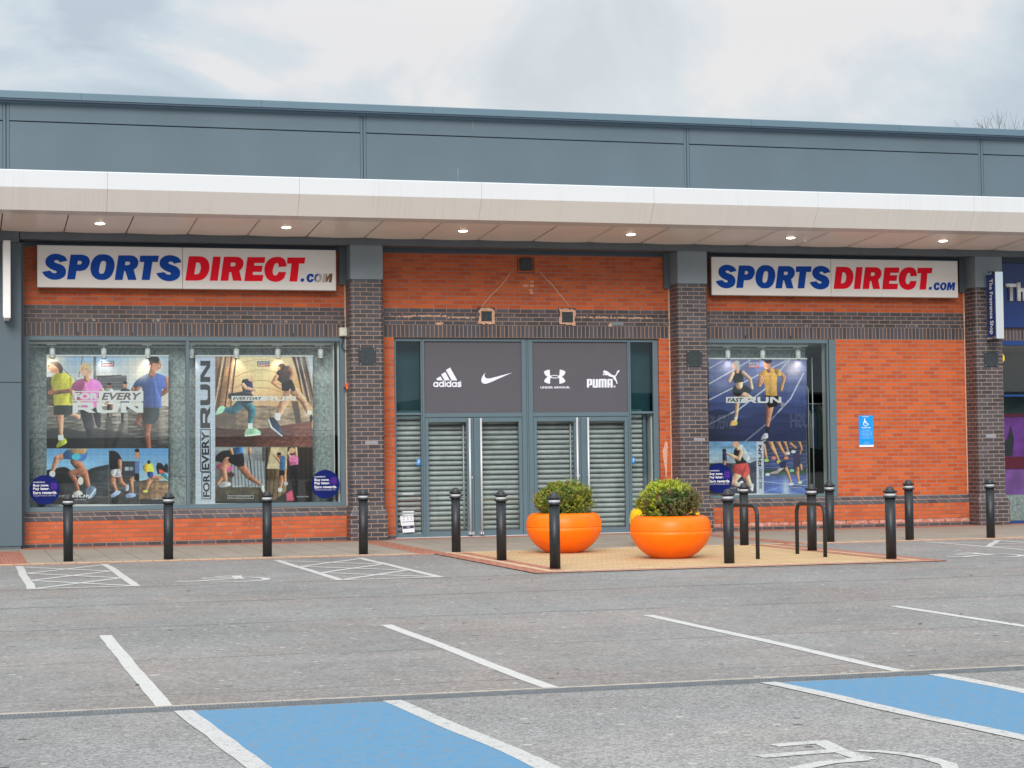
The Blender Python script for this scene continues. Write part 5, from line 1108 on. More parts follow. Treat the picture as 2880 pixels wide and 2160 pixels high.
# ------------------------------------------------------------------ downlights in the soffit
def make_down(x, y, z):
    root = empty('downlight', (x, y, z)); b = MB()
    b.lathe([(.098,.004),(.098,-.006),(.080,-.009),(.076,.010)], x, y, z, 28, caps=False); b.build('trim_ring', M['white'], root)
    b = MB(); b.lathe([(.03,-.020),(.06,-.016),(.079,-.008),(.079,.004)], x, y, z, 28); b.build('lens', M['lens'], root); return root
dl = ['leftmost of the canopy downlights, above the S of the first sign','canopy downlight above the red letters of the first sign','canopy downlight left of the middle of the entrance bay','canopy downlight above the right part of the entrance bay','canopy downlight above the blue letters of the second sign','rightmost of the canopy downlights, near the neighbouring shop']
first = None
for i in range(6):
    x = -4.645+3.0*i; y = -1.3; z = 5.270-(1.925-1.3)*.0673-.004
    if first is None: o = first = make_down(x, y, z)
    else: o = copy_tree(first); o.location = (x, y, z)
    o.rotation_euler.x = -.067
    tag(o, 'round lit '+dl[i], 'downlight', 'round downlights in the canopy')
for px_, py_, lb in ((1918+797*.434+.0, 280+905*.434, 'small white sensor hanging from the canopy right of the last sign'), (960+256*.434, 220+930*.434, 'tiny white sensor hanging from the canopy above the left pier')):
    p = at(px_, py_, -1.6); b = MB(); b.tube([(p.x,-1.6,5.25),(p.x,-1.6,p.z-.02)], .012, 8); b.lathe([(.02,0),(.03,.01),(.03,.03),(.0201,.04)], p.x, -1.6, p.z-.05, 14); tag(b.build('ceiling_sensor', M['white']), lb, 'sensor')

# ------------------------------------------------------------------ boxes, plates and scars on the brickwork
def wall_box(pxa, pya, pxb, pyb, Y, d, label, m='black_box', name='wall_box'):
    a, e = at(pxa, pya, Y), at(pxb, pyb, Y); b = MB(); b.bbox(a.x, e.x, Y, Y+d, e.z, a.z, .006, 0)
    for x in (a.x+.025, e.x-.025):
        for z in (e.z+.025, a.z-.025): b.lathe([(.006,-.0)], 0, 0, 0, 3) if False else b.box(x-.005,x+.005,Y-.003,Y,z-.005,z+.005,1)
    o = b.build(name, [M[m], M['steel']]); return tag(o, label, 'wall plate')
k_ = .2532
wall_box(940+285*.241,760+908*.241,940+488*.241,760+1110*.241,-.445,.015,'square black plate with scratches on the pier left of the entrance')['group'] = 'square black plates on the piers'
wall_box(1860+282*k_,700+1125*k_,1860+457*k_,700+1310*k_,-.445,.015,'square black plate on the pier right of the entrance')['group'] = 'square black plates on the piers'
wall_box(2660+425*k_,700+1133*k_,2660+587*k_,700+1310*k_,-.445,.015,'square black plate with a round scuff, under the tall narrow projecting sign')['group'] = 'square black plates on the piers'
def ragged(x0, x1, z0, z1, t, seed, Y, m, name):
    """rough frame of smeared mortar round an opening"""
    rnd = random.Random(seed); o = []; i_ = []
    def edge(n, fx): return [fx(k/n) for k in range(n)]
    j = lambda s_: rnd.uniform(-s_, s_)
    for n, (ax, az), (bx, bz) in ((6,(x0-t,z0-t),(x1+t,z0-t)),(6,(x1+t,z0-t),(x1+t,z1+t)),(6,(x1+t,z1+t),(x0-t,z1+t)),(6,(x0-t,z1+t),(x0-t,z0-t))):
        for k in range(n): o.append((ax+(bx-ax)*k/n+j(t*.45), az+(bz-az)*k/n+j(t*.45)))
    i_ = [(x0,z0),(x0,z1),(x1,z1),(x1,z0)]
    return shape_mesh([o, i_], Y, .012)
for (ax, ay, bx, by, lb, sd_) in ((718,530,792,600,'left of the two mortar framed black boxes in the dark band over the entrance',3),(1275,535,1352,608,'right of the two mortar framed black boxes in the dark band over the entrance',5)):
    s_ = .4069; a, e = at(1060+ax*s_, 660+ay*s_), at(1060+bx*s_, 660+by*s_)
    root = empty('wall_box', ((a.x+e.x)/2, 0, e.z), lb, 'wall box', 'black boxes over the entrance')
    b = MB(); b.box(a.x, e.x, -.012, .02, e.z, a.z, 0); b.build('black_plate', M['black_box'], root)
    link_mesh('mortar_surround', ragged(a.x, e.x, e.z, a.z, .045, sd_, -.02, None, ''), M['mortar_patch'], root)
    b = MB(); b.box(a.x-.06, e.x+.06, -.008, -.001, a.z+.03, a.z+.07, 0); b.build('chipped_brick', M['black_box'], root)
s_ = .4069; a, e = at(1060+985*s_, 660+163*s_), at(1060+1070*s_, 660+250*s_)
root = empty('wall_box', ((a.x+e.x)/2, 0, e.z), 'single black box high on the red brick above the entrance, where two scars meet', 'wall box', 'black boxes over the entrance')
b = MB(); b.bbox(a.x, e.x, -.05, .02, e.z, a.z, .006, 0); b.build('black_plate', M['black_box'], root)
b = MB()
for q_ in ((a.x-.045,a.x-.032,e.z-.03,a.z+.02),(e.x+.032,e.x+.045,e.z-.03,a.z+.02),(a.x-.045,e.x+.045,e.z-.045,e.z-.032)): b.box(q_[0],q_[1],-.006,0,q_[2],q_[3],0)
b.build('cut_joint', M['black_low'] if 0 else M['black_box'], root)
# diagonal scars left by removed stays: thin lines of mortar
for pts_, lb in (([(945,232),(900,300),(860,350),(800,408),(760,455),(722,500)],'pale diagonal scar running down left from the black box over the entrance'), ([(1122,252),(1165,300),(1210,345),(1255,405),(1300,455),(1340,505)],'pale diagonal scar running down right from the black box over the entrance')):
    b = MB(); p = [at(1060+x*s_, 660+y*s_, -.004) for x, y in pts_]; b.tube([(q.x+random.uniform(-.006,.006), -.003, q.z) for q in p], .0085, 6); tag(b.build('mortar_scar', M['scar']), lb, 'wall scar')
rn = random.Random(4)
def smear(px_, py_, w_, h_, m, lb, seed, Y=-.004, name='mortar_smear'):
    p = at(px_, py_, 0); r_ = random.Random(seed); n = 14
    pts = [(p.x+w_*math.cos(2*math.pi*k/n)*r_.uniform(.5,1.1), p.z+h_*math.sin(2*math.pi*k/n)*r_.uniform(.5,1.1)) for k in range(n)]
    return tag(link_mesh(name, shape_mesh([pts], Y, .004), m), lb, 'mortar smear')
smear(1060+433*s_, 660+615*s_, .10, .032, M['mortar_patch'], 'pale lump of mortar on the dark band left of the boxes', 1)
smear(1060+1613*s_, 660+625*s_, .04, .045, M['mortar_patch'], 'small pale mortar patch on the dark band right of the boxes', 2)
b = MB()
for x0, x1, y_ in ((100,240,565),(240,480,560),(490,690,572),(1372,1500,570),(1500,1700,572),(1700,1900,576)):
    a, e = at(1060+x0*s_, 660+y_*s_), at(1060+x1*s_, 660+y_*s_); n = 16
    for k in range(n):
        xa, xb = a.x+(e.x-a.x)*k/n, a.x+(e.x-a.x)*(k+1)/n
        if rn.random() < .8: b.box(xa, xb, -.005, 0, a.z-rn.uniform(.004,.020), a.z+rn.uniform(.004,.018), 0)
tag(b.build('mortar_smear', M['mortar_patch']), 'long ragged line of smeared mortar along the dark band over the entrance', 'mortar smear')
b = MB(); a, e = at(1480+1212*.1989, 820+432*.1989), at(1480+1366*.1989, 820+478*.1989); b.box(a.x, e.x, -.003, 0, e.z, a.z, 0); tag(b.build('replacement_brick', mat('grey_brick', (.16,.20,.24,1), rough=.7, noise=.2, nscale=30)), 'single lighter grey brick in the dark band over the entrance', 'brick')
for px_, py_, px2, py2, lb in ((940+362*.241,1140+415*.241,940+510*.241,1140+455*.241,'single pale grey brick half way down the pier left of the entrance'), (1860+362*k_,1100+520*k_,1860+485*k_,1100+552*k_,'single pale grey brick half way down the pier right of the entrance'), (2660+448*k_,1100+480*k_,2660+560*k_,1100+518*k_,'single pale grey brick half way down the pier by the neighbouring shop')):
    a, e = at(px_, py_, -.432), at(px2, py2, -.432); b = MB(); b.box(a.x, e.x, -.434, -.425, e.z, a.z, 0); tag(b.build('replacement_brick', mat('pale_grey_brick', (.24,.25,.28,1), rough=.7, noise=.2, nscale=40)), lb, 'brick')
# screw holes and spalls in pairs on the lowest dark course
b = MB(); holes = [(60+930*.1989,820+398*.1989),(60+1022*.1989,820+402*.1989),(60+1855*.1989,820+405*.1989),(60+1935*.1989,820+402*.1989),(480+545*.2351,820+352*.2351),(480+615*.2351,820+352*.2351),(480+1318*.2351,820+362*.2351),(480+1375*.2351,820+358*.2351),(480+2030*.2351,820+362*.2351),
   (1970+780*.18535,820+510*.18535),(1970+858*.18535,820+510*.18535),(1970+1600*.18535,820+525*.18535),(1970+1665*.18535,820+515*.18535),(2340+388*.18987,820+508*.18987),(2340+465*.18987,820+503*.18987),(2340+1155*.18987,820+510*.18987),(2340+1240*.18987,820+505*.18987),(1480+1950*.1989,820+460*.1989),(1480+1985*.1989,820+465*.1989)]
for k, (x, y) in enumerate(holes):
    p = at(x, y); n = 8; r0 = .020 if k not in (1,3) else .030
    pts = [(p.x+r0*math.cos(2*math.pi*i/n)*rn.uniform(.6,1.2), p.z+r0*.8*math.sin(2*math.pi*i/n)*rn.uniform(.6,1.2)) for i in range(n)]
    b.plate(pts, -.0012, 0); b.plate([(p.x+.007*math.cos(2*math.pi*i/8), p.z+.007*math.sin(2*math.pi*i/8)) for i in range(8)], -.0024, 1)
b.build('fixing_hole', [mat('spalled_brick', (.32,.28,.25,1), rough=.9, noise=.3, nscale=60), M['groove']], bld)
b = MB()
for x, y in ((60+800*.1989,0),(60+1574*.1989,0),(480+234*.2351,0),(480+819*.2351,0),(480+1466*.2351,0),(1970+681*.18535,0),(1970+1366*.18535,0)):
    p = at(x, 940); b.box(p.x-.007, p.x+.007, -.003, 0, 3.502, 3.565, 0)
b.build('weep_slot', M['groove'], bld)
# white efflorescence runs on the narrow brick strip right of the entrance and high on the wall
b = MB()
for (x, y, w_, h_) in ((1085+0,0,0,0),):
    pass
ef = mat('lime_bloom', (.62,.33,.24,1), rough=.9, noise=.35, nscale=40)
for ps, lb, nm in (([(40,565),(60,560),(72,600),(68,660),(66,720),(64,800),(62,900),(56,965),(50,960),(44,880),(30,800),(20,720),(14,660),(30,620)],'pale streak of lime bloom down the red brick strip right of the entrance','lime_streak'),):
    f = crop(1860, 1100, k_, 0); tag(link_mesh(nm, shape_mesh([[f(x, y) for x, y in curve_pts(ps, 4)]], -.0015), ef), lb, 'stain')
for (x0, y0, x1, y1) in ((1010,345,1050,360),(1060,345,1085,362),(1058,395,1082,410),(1060,320,1084,330),(1050,378,1076,388)):
    a, e = at(1060+x0*s_, 660+y0*s_), at(1060+x1*s_, 660+y1*s_); b.box(a.x, e.x, -.002, 0, e.z, a.z, 0)
tag(b.build('lime_patch', ef), 'patches of pale lime bloom on the red brick under the highest black box', 'stain')
p = at(982+26, 790); 
# white junction box with cable, orange fitting
a, e = at(500+1680*.271,640+1037*.271,-.10), at(500+1758*.271,640+1128*.271,-.10)
root = empty('junction_box', ((a.x+e.x)/2, -.02, e.z), 'cream plastic junction box with a dark cable beside the pier left of the entrance', 'junction box')
b = MB(); b.bbox(a.x, e.x, -.10, .0, e.z, a.z, .008, 0); b.bbox(a.x+.03, e.x-.025, -.108, -.10, e.z+.01, a.z-.01, .003, 0); b.build('box', M['plastic'], root)
b = MB(); b.tube([(e.x-.05,-.05,e.z),(e.x-.07,-.05,e.z-.08),(e.x-.09,-.05,e.z-.17),(e.x-.06,-.06,e.z-.23),(e.x-.0,-.06,e.z-.25)], .009, 8); b.build('cable', M['cable'], root)
a, e = at(500+1118*.422,960+280*.422,-.10), at(500+1143*.422,960+322*.422,-.10)
b = MB(); b.bbox(a.x, e.x, -.14, -.03, e.z, a.z, .012, 0); b.tube([(a.x-.03,-.10,e.z+.02),(a.x,-.10,e.z+.03)], .018, 8, 1); b.lathe([(.022,-.01),(.03,.0),(.022,.012)], (a.x+e.x)/2, -.13, a.z, 12)
tag(b.build('alarm_fitting', [M['orange_plastic'], M['cable']]), 'small orange fitting on the side of the pier left of the entrance', 'fitting')
b = MB(); p = at(500+1092*.271, 640+668*.271, -.05); b.tube([(p.x+.01,-.05,p.z+.07),(p.x+.012,-.05,p.z+.01),(p.x,-.055,p.z-.015),(p.x-.02,-.06,p.z-.01)], .005, 6); tag(b.build('hook', M['cable']), 'small dark hook below the broken sign', 'hook')

# ------------------------------------------------------------------ parking sign
a, e = at(2400+200*80/1021, 1150+238*80/1021, -.02), at(2400+745*80/1021, 1150+1370*80/1021, -.02)
root = empty('parking_sign', ((a.x+e.x)/2, -.01, e.z), 'blue Disabled Parking sign with a wheelchair symbol, on the red brick wall', 'sign')
b = MB(); b.bbox(a.x, e.x, -.012, 0, e.z, a.z, .006, 0); b.build('panel', mat('sign_sky_blue', (.0,.28,.75,1), rough=.4), root)
wd_, ht = e.x-a.x, a.z-e.z
def U(x, z): return (a.x+wd_*(x-200)/545, a.z-ht*(z-238)/1132)
link_mesh('white_strip', shape_mesh([[U(205,1292), U(205,1362), U(740,1362), U(740,1292)]], -.0128), M['letter_white'], root)
ch = [ringp(420,362,22,1,16)[:1], [[(398,385,c),(430,380,c),(436,430,c),(495,440,c),(497,462,c),(440,462,c),(440,490,c),(495,492),(520,505),(545,555,c),(572,535,c),(580,552,c),(540,578,c),(500,520,c),(410,515,c)]], [[(396,440,c),(365,480),(355,530),(370,580),(415,615),(465,618),(510,595),(528,560,c),(512,548,c),(490,585),(440,600),(398,580),(376,530),(385,490),(404,462,c)]]]
link_mesh('symbol', poly_join(U, ch, -.0128), M['letter_white'], root)
def ut(s2, x0, z0, x1, z1, b_=.015):
    p, q = U(x0, z1), U(x1, z0); link_mesh('lettering', text_mesh(s2, (p[0], p[1], q[0], q[1]), -.0132, b_), M['letter_white'], root)
ut('Broughton',345,262,575,300,.03); ut('Disabled Parking',305,650,640,700,.03); ut('Blue badge holders only',340,752,612,776)
for z, x0, x1 in ((802,250,700),(845,270,690),(875,262,695),(905,262,700),(938,285,680),(970,360,600),(1008,250,705),(1045,330,630),(1180,385,575),(1235,360,605)): ut('please display a valid badge in your vehicle', x0, z, x1, z+17, .0)

# ------------------------------------------------------------------ notices and stickers on the entrance glass
f = crop(1100, 1420, 100/1659, .09)
root = empty('paper_notice', (f(780,1280)[0], .09, f(780,1280)[1]), 'white paper notice with black bands taped low on the left side glass of the entrance', 'notice')
def quad(ps, Y, m, nm, par=root): return link_mesh(nm, shape_mesh([[f(x, y) for x, y in ps]], Y), m, par)
quad([(415,525),(500,520),(560,960),(470,975)], .0885, M['paper'], 'back_sheet'); quad([(495,500),(1035,450),(1100,1265),(540,1300)], .087, M['paper'], 'front_sheet'); quad([(545,440),(1050,425),(1052,452),(548,470)], .0865, M['letter_white'], 'tape')
ink = M['letter_dark']; quad([(500,520),(1030,478),(1032,500),(502,545)], .0862, ink, 'printed_band'); quad([(520,800),(1048,752),(1050,778),(522,822)], .0862, ink, 'printed_band'); quad([(538,985),(1062,945),(1066,1080),(548,1125)], .0862, mat('ink_navy',(.03,.03,.09,1)), 'printed_band')
def ft(s2, x0, y0, x1, y1, m, Y=.0855, par=root):
    p, q = f(x0, y1), f(x1, y0); link_mesh('lettering', text_mesh(s2, (p[0], p[1], q[0], q[1]), Y, .02), m, par)
ft('OPENING TIMES',640,480,870,512,M['letter_white']); ft('CLICK &',700,985,880,1015,M['letter_white']); ft('COLLECT',720,1025,890,1060,M['letter_white'])
for x, y in ((590,590),(770,580),(940,570),(590,690),(775,685),(945,665)): link_mesh('icon', poly_join(f, [ringp(x, y, 30, 20, 16)], .0858), ink, root)
for y in (850,880,910): ft('please see our store colleagues for details', 545, y, 1040, y+14, ink)
quad([(515,295),(1070,285),(1078,345),(525,350)], .088, M['paper'], 'upper_strip'); quad([(610,1375),(1160,1345),(1165,1455),(600,1470)], .088, mat('faded_sticker',(.50,.58,.58,1)), 'lower_strip')
for (x0, y0, x1, y1, lb) in ((275,470,302,512,'small blue sticker on the left side glass of the entrance'),(1762,460,1783,498,'small blue sticker on the right side glass of the entrance')):
    a, e = at(1060+x0*s_, 1100+y0*s_, .09), at(1060+x1*s_, 1100+y1*s_, .09); root = empty('window_sticker', (a.x, .09, e.z), lb, 'sticker', 'small blue stickers on the entrance glass')
    b = MB(); b.box(a.x, e.x, .088, .0895, e.z, a.z); b.build('square', mat('sticker_blue', (.01,.22,.62,1)), root)
    link_mesh('swirl', poly_join(lambda x, y: (a.x+x*(e.x-a.x), e.z+y*(a.z-e.z)), [[[(.2,.3,c),(.6,.4),(.85,.8,c),(.75,.85,c),(.5,.5),(.2,.4,c)]],[[(.3,.6,c),(.5,.75),(.4,.9,c),(.3,.85,c),(.38,.75),(.25,.7,c)]]], .0875), M['letter_white'], root)
a = at(1060+176*s_, 1100+711*s_, .09); b = MB(); b.box(a.x, a.x+.21, .087, .0895, a.z-.008, a.z+.004); tag(b.build('tape_strip', M['paper']), 'short strip of white tape on the left side glass of the entrance', 'tape')

# ------------------------------------------------------------------ blade signs
root = empty('blade_sign', (11.73, -.67, 3.47), 'tall narrow navy projecting sign lettered downwards with a polished steel edge, on the right pier', 'shop sign')
X0b, X1b, Yf, Yb, Za, Zb = 11.655, 11.818, -.86, -.50, 3.475, 4.722
b = MB(); b.bbox(X0b+.004, X1b, Yf, Yf+.02, Za, Zb, .004, 0); b.box(X0b+.006, X1b-.004, Yf+.02, Yb, Za, Zb, 0); b.build('steel_casing', M['chrome'], root)
b = MB(); b.box(X0b-.0, X0b+.006, Yf+.035, Yb-.03, Za+.045, Zb-.04); b.build('navy_face', M['navy'], root)
b = MB(); b.box(X0b+.03, X1b-.04, Yf+.14, Yb-.04, Za-.05, Za); b.box(X0b+.03, X1b-.04, Yf+.14, Yb-.04, Zb, Zb+.02); b.box(X0b+.05, X1b-.05, Yb, -.43, 3.7, 3.78); b.box(X0b+.05, X1b-.05, Yb, -.43, 4.42, 4.5); b.build('bracket', M['black_box'], root)
me = text_mesh('The Fragrance Shop', (0, 0, 1.0, .16), 0, .02); n_ = len(me.vertices); ar = np.empty(n_*3); me.vertices.foreach_get('co', ar); ar = ar.reshape(-1, 3)
nw = np.empty_like(ar); nw[:,0] = X0b-.002; nw[:,1] = -.61-ar[:,2]; nw[:,2] = Zb-.125-ar[:,0]*1.03; me.vertices.foreach_set('co', nw.ravel()); me.flip_normals()
link_mesh('lettering', me, M['letter_white'], root)
root = empty('blade_sign', (-6.075, -.6, 3.72), 'narrow white projecting sign seen edge on, on the grey pier at the left edge', 'shop sign')
b = MB(); b.bbox(-6.130, -6.020, -.80, -.46, 3.73, 4.975, .004, 0); b.build('white_casing', M['white'], root)
b = MB(); b.box(-6.137, -6.130, -.78, -.50, 3.76, 4.94); b.build('face', M['white'], root)
b = MB(); b.box(-6.10,-6.05,-.46,-.43,3.85,3.93); b.box(-6.10,-6.05,-.46,-.43,4.7,4.78); b.box(-6.12,-6.04,-.70,-.48,3.70,3.73); b.build('bracket', M['steel'], root)

# ------------------------------------------------------------------ neighbour shop
root = empty('fascia_sign', (14, -.1, 3.73), 'navy fascia sign with raised silver letters, cut off at the right edge', 'shop sign', 'shop name signs on the upper wall')
b = MB(); b.bbox(12.06, 18, -.06, -.0, 3.735, 4.975, .008, 0); b.build('navy_panel', M['navy'], root)
for s2, box in (('T',(12.315,4.245,12.545,4.575)),('h',(12.565,4.245,12.75,4.60)),('e',(12.80,4.245,13.0,4.49)),('F',(13.2,4.245,13.38,4.575)),('r',(13.42,4.245,13.55,4.49)),('a',(13.6,4.245,13.8,4.49))):
    link_mesh('letter', text_mesh(s2, box, -.12, .03, depth=.06), M['bright_steel'], root)
b = MB(); a = at(2660+632*k_, 700+1095*k_, -.2); b.add([(12.06,-.30,3.00),(12.125,-.33,3.11),(12.125,-.33,3.18),(12.06,-.30,3.29),(12.06,-.16,3.29),(12.125,-.14,3.18),(12.125,-.14,3.11),(12.06,-.16,3.00)], [(0,1,2,3),(3,2,5,4),(4,5,6,7),(7,6,1,0),(1,6,5,2),(0,3,4,7)], 0)
tag(b.build('alarm_box', M['yellow'], recalc=True), 'yellow angular alarm box on the side of the right pier', 'alarm box')
root = empty('display_poster', (13.2,.6,.5), 'purple backlit display with dark shapes in the neighbouring shop window', 'display')
b = MB(); b.box(12.50,18,.62,.66,.55,2.05,0); b.build('purple_panel', mat('purple_print', (.20,.05,.32,1), rough=.4, noise=.6, nscale=3.2), root)
b = MB(); b.box(12.40,18,.60,.62,2.05,2.11,0); b.box(12.40,12.50,.60,.66,.5,2.11,0); b.box(12.40,18,.58,.62,1.05,1.28,0); b.build('maroon_frame', mat('maroon_frame', (.16,.015,.04,1), rough=.4), root)
b = MB(); b.add([(12.62,.605,1.30),(12.80,.605,1.30),(12.84,.605,1.62),(12.78,.605,1.9),(12.72,.605,1.68),(12.64,.605,1.55)], [(0,1,2,3,4,5)], 0); b.build('figure', M['letter_dark'], root)
b = MB(); b.box(12.3,18,.2,.8,.06,.55,0)
tag(b.build('display_plinth', M['board']), 'low grey display plinth in the neighbouring shop window', 'plinth')

# ------------------------------------------------------------------ bollards
BH = .951
def make_bollard(x, y):
    root = empty('bollard', (x, y, 0)); b = MB()
    b.lathe([(.0675,-.01),(.0675,.795)], x, y, 0, 36); b.build('post', M['bollard'], root)
    b = MB(); b.lathe([(.068,.793),(.088,.795),(.092,.800),(.092,.812),(.088,.818),(.070,.822)], x, y, 0, 36)
    b.lathe([(.070,.851),(.072,.862),(.088,.868),(.093,.874),(.093,.886),(.088,.892),(.062,.897)], x, y, 0, 36); b.build('collar', M['bollard'], root)
    b = MB(); b.lathe([(.0715,.820),(.0715,.853)], x, y, 0, 36); b.build('white_band', M['band_white'], root)
    b = MB(); pr_ = [(.058*math.cos(t*math.pi/16), .894+.057*math.sin(t*math.pi/16)) for t in range(8)]+[(.004,.951)]; b.lathe([(.060,.885)]+pr_, x, y, 0, 32); b.build('domed_cap', M['bollard_top'], root)
    return root
BL = [((-5.34,-4.70),'leftmost black bollard, on the pavement before the yellow shirted runner'),((-3.96,-4.88),'black bollard on the pavement before the mullion of the wide window'),((-2.54,-4.82),'black bollard on the pavement before the poster of paving runners'),((-1.14,-4.88),'black bollard on the pavement before the pier left of the entrance'),
 ((.23,-5.0),'black bollard at the back left corner of the yellow paved island, before the entrance doors'),((.24,-7.44),'black bollard half way along the left edge of the yellow paved island'),((.32,-9.62),'scuffed black bollard at the front left corner of the island, before the orange planter'),((2.69,-9.53),'black bollard on the front edge of the island, left of the cycle stands'),
 ((4.76,-5.12),'black bollard behind the left cycle stand, on the pavement before the running track poster'),((4.93,-7.20),'black bollard seen through the right cycle stand'),((6.29,-4.93),'black bollard on the pavement just right of the cycle stands'),((4.93,-9.64),'black bollard at the front right corner of the yellow island'),((7.63,-5.0),'black bollard on the pavement before the blue parking sign wall'),((9.05,-5.03),'rightmost black bollard, before the pier with the navy projecting sign')]
first = None
for (x, y), lb in BL:
    if first is None: o = first = make_bollard(x, y)
    else: o = copy_tree(first); o.location = (x, y, 0)
    o.rotation_euler = (random.uniform(-.008,.008), random.uniform(-.008,.008), random.uniform(0, 6)); tag(o, lb, 'bollard', 'black bollards outside the shop')
    o.location.z = ZP if y > -5.1 or (-.1 < x < 5.3) else 0

# ------------------------------------------------------------------ cycle stands
def stand(x, y0, y1):
    h, r_ = .70, .14; pts = [(x,y0,-.02),(x,y0,h-r_)]+[(x, y0+r_-r_*math.cos(t*math.pi/16), h-r_+r_*math.sin(t*math.pi/16)) for t in range(1,9)]
    pts += [(x, y1-r_+r_*math.sin(t*math.pi/16), h-r_+r_*math.cos(t*math.pi/16)) for t in range(0,8)]+[(x,y1,h-r_),(x,y1,-.02)]
    b = MB(); b.tube([(p[0]-x, p[1]-y0, p[2]) for p in pts], .027, 16); me_o = b.build('cycle_stand', M['bollard']); me_o.location = (x, y0, ZP); return me_o
o = stand(3.40, -8.80, -7.90); tag(o, 'black hooped cycle stand partly hidden by a bollard', 'cycle stand', 'hooped cycle stands on the island')
o = stand(4.39, -8.78, -7.88); tag(o, 'black hooped cycle stand standing clear with a bollard seen through it', 'cycle stand', 'hooped cycle stands on the island')

# ------------------------------------------------------------------ planters and their shrubs
def planter(x, y, m, label, z=ZP-.004):
    root = empty('planter', (x, y, z), label, 'planter', 'round bowl planters outside the entrance'); z0 = z
    prof = [(.22,0.0),(.255,.006),(.305,.030),(.375,.078),(.445,.140),(.492,.198),(.524,.258),(.544,.320),(.551,.372)]
    top = [(.551,.378),(.5495,.425),(.541,.475),(.524,.522),(.494,.555),(.458,.571),(.425,.576),(.400,.572),(.386,.560),(.380,.50)]
    b = MB(); b.lathe(prof, x, y, z0, 72, caps=True); b.lathe(top, x, y, z0, 72, caps=False); b.build('bowl', m, root)
    b = MB(); b.lathe([(.548,.371),(.5465,.375),(.548,.379)], x, y, z0, 72, caps=False); b.build('seam', M['seam'] if m is M['orange'] else M['soil'], root)
    b = MB(); b.lathe([(.382,.515),(.2,.545),(.01,.555)], x, y, z0, 30, caps=False, smooth=True); b.build('soil', M['soil'], root)
    return root
P1, P2, P3 = (1.647,-5.80), (2.489,-7.95), (3.70,-4.50)
P1p = (1.655,-5.85)
planter(*P1, M['orange'], 'orange bowl planter nearer the doors, behind the scuffed bollard'); planter(*P2, M['orange'], 'orange bowl planter nearest the car park, right of the other orange one'); planter(*P3, M['yellow'], 'yellow bowl planter mostly hidden behind the right orange one', ZP)
def leafmat(name, cols, rough=.55):
    m = bpy.data.materials.new(name); m.use_nodes = True; t = m.node_tree; b = t.nodes['Principled BSDF']; b.inputs['Roughness'].default_value = rough
    va = N(t, 'ShaderNodeVertexColor'); va.layer_name = 'leaf'; t.links.new(va.outputs[0], b.inputs['Base Color'])
    tr = N(t, 'ShaderNodeBsdfTranslucent'); t.links.new(va.outputs[0], tr.inputs[0]); mi = N(t, 'ShaderNodeMixShader'); mi.inputs[0].default_value = .25
    t.links.new(b.outputs[0], mi.inputs[1]); t.links.new(tr.outputs[0], mi.inputs[2]); t.links.new(mi.outputs[0], t.nodes['Material Output'].inputs[0]); return m
M['leaf'] = leafmat('box_leaf', None); M['twig'] = mat('pale_twig', (.28,.17,.10,1), rough=.9); M['blade'] = mat('strap_leaf', (.13,.30,.06,1), rough=.5)
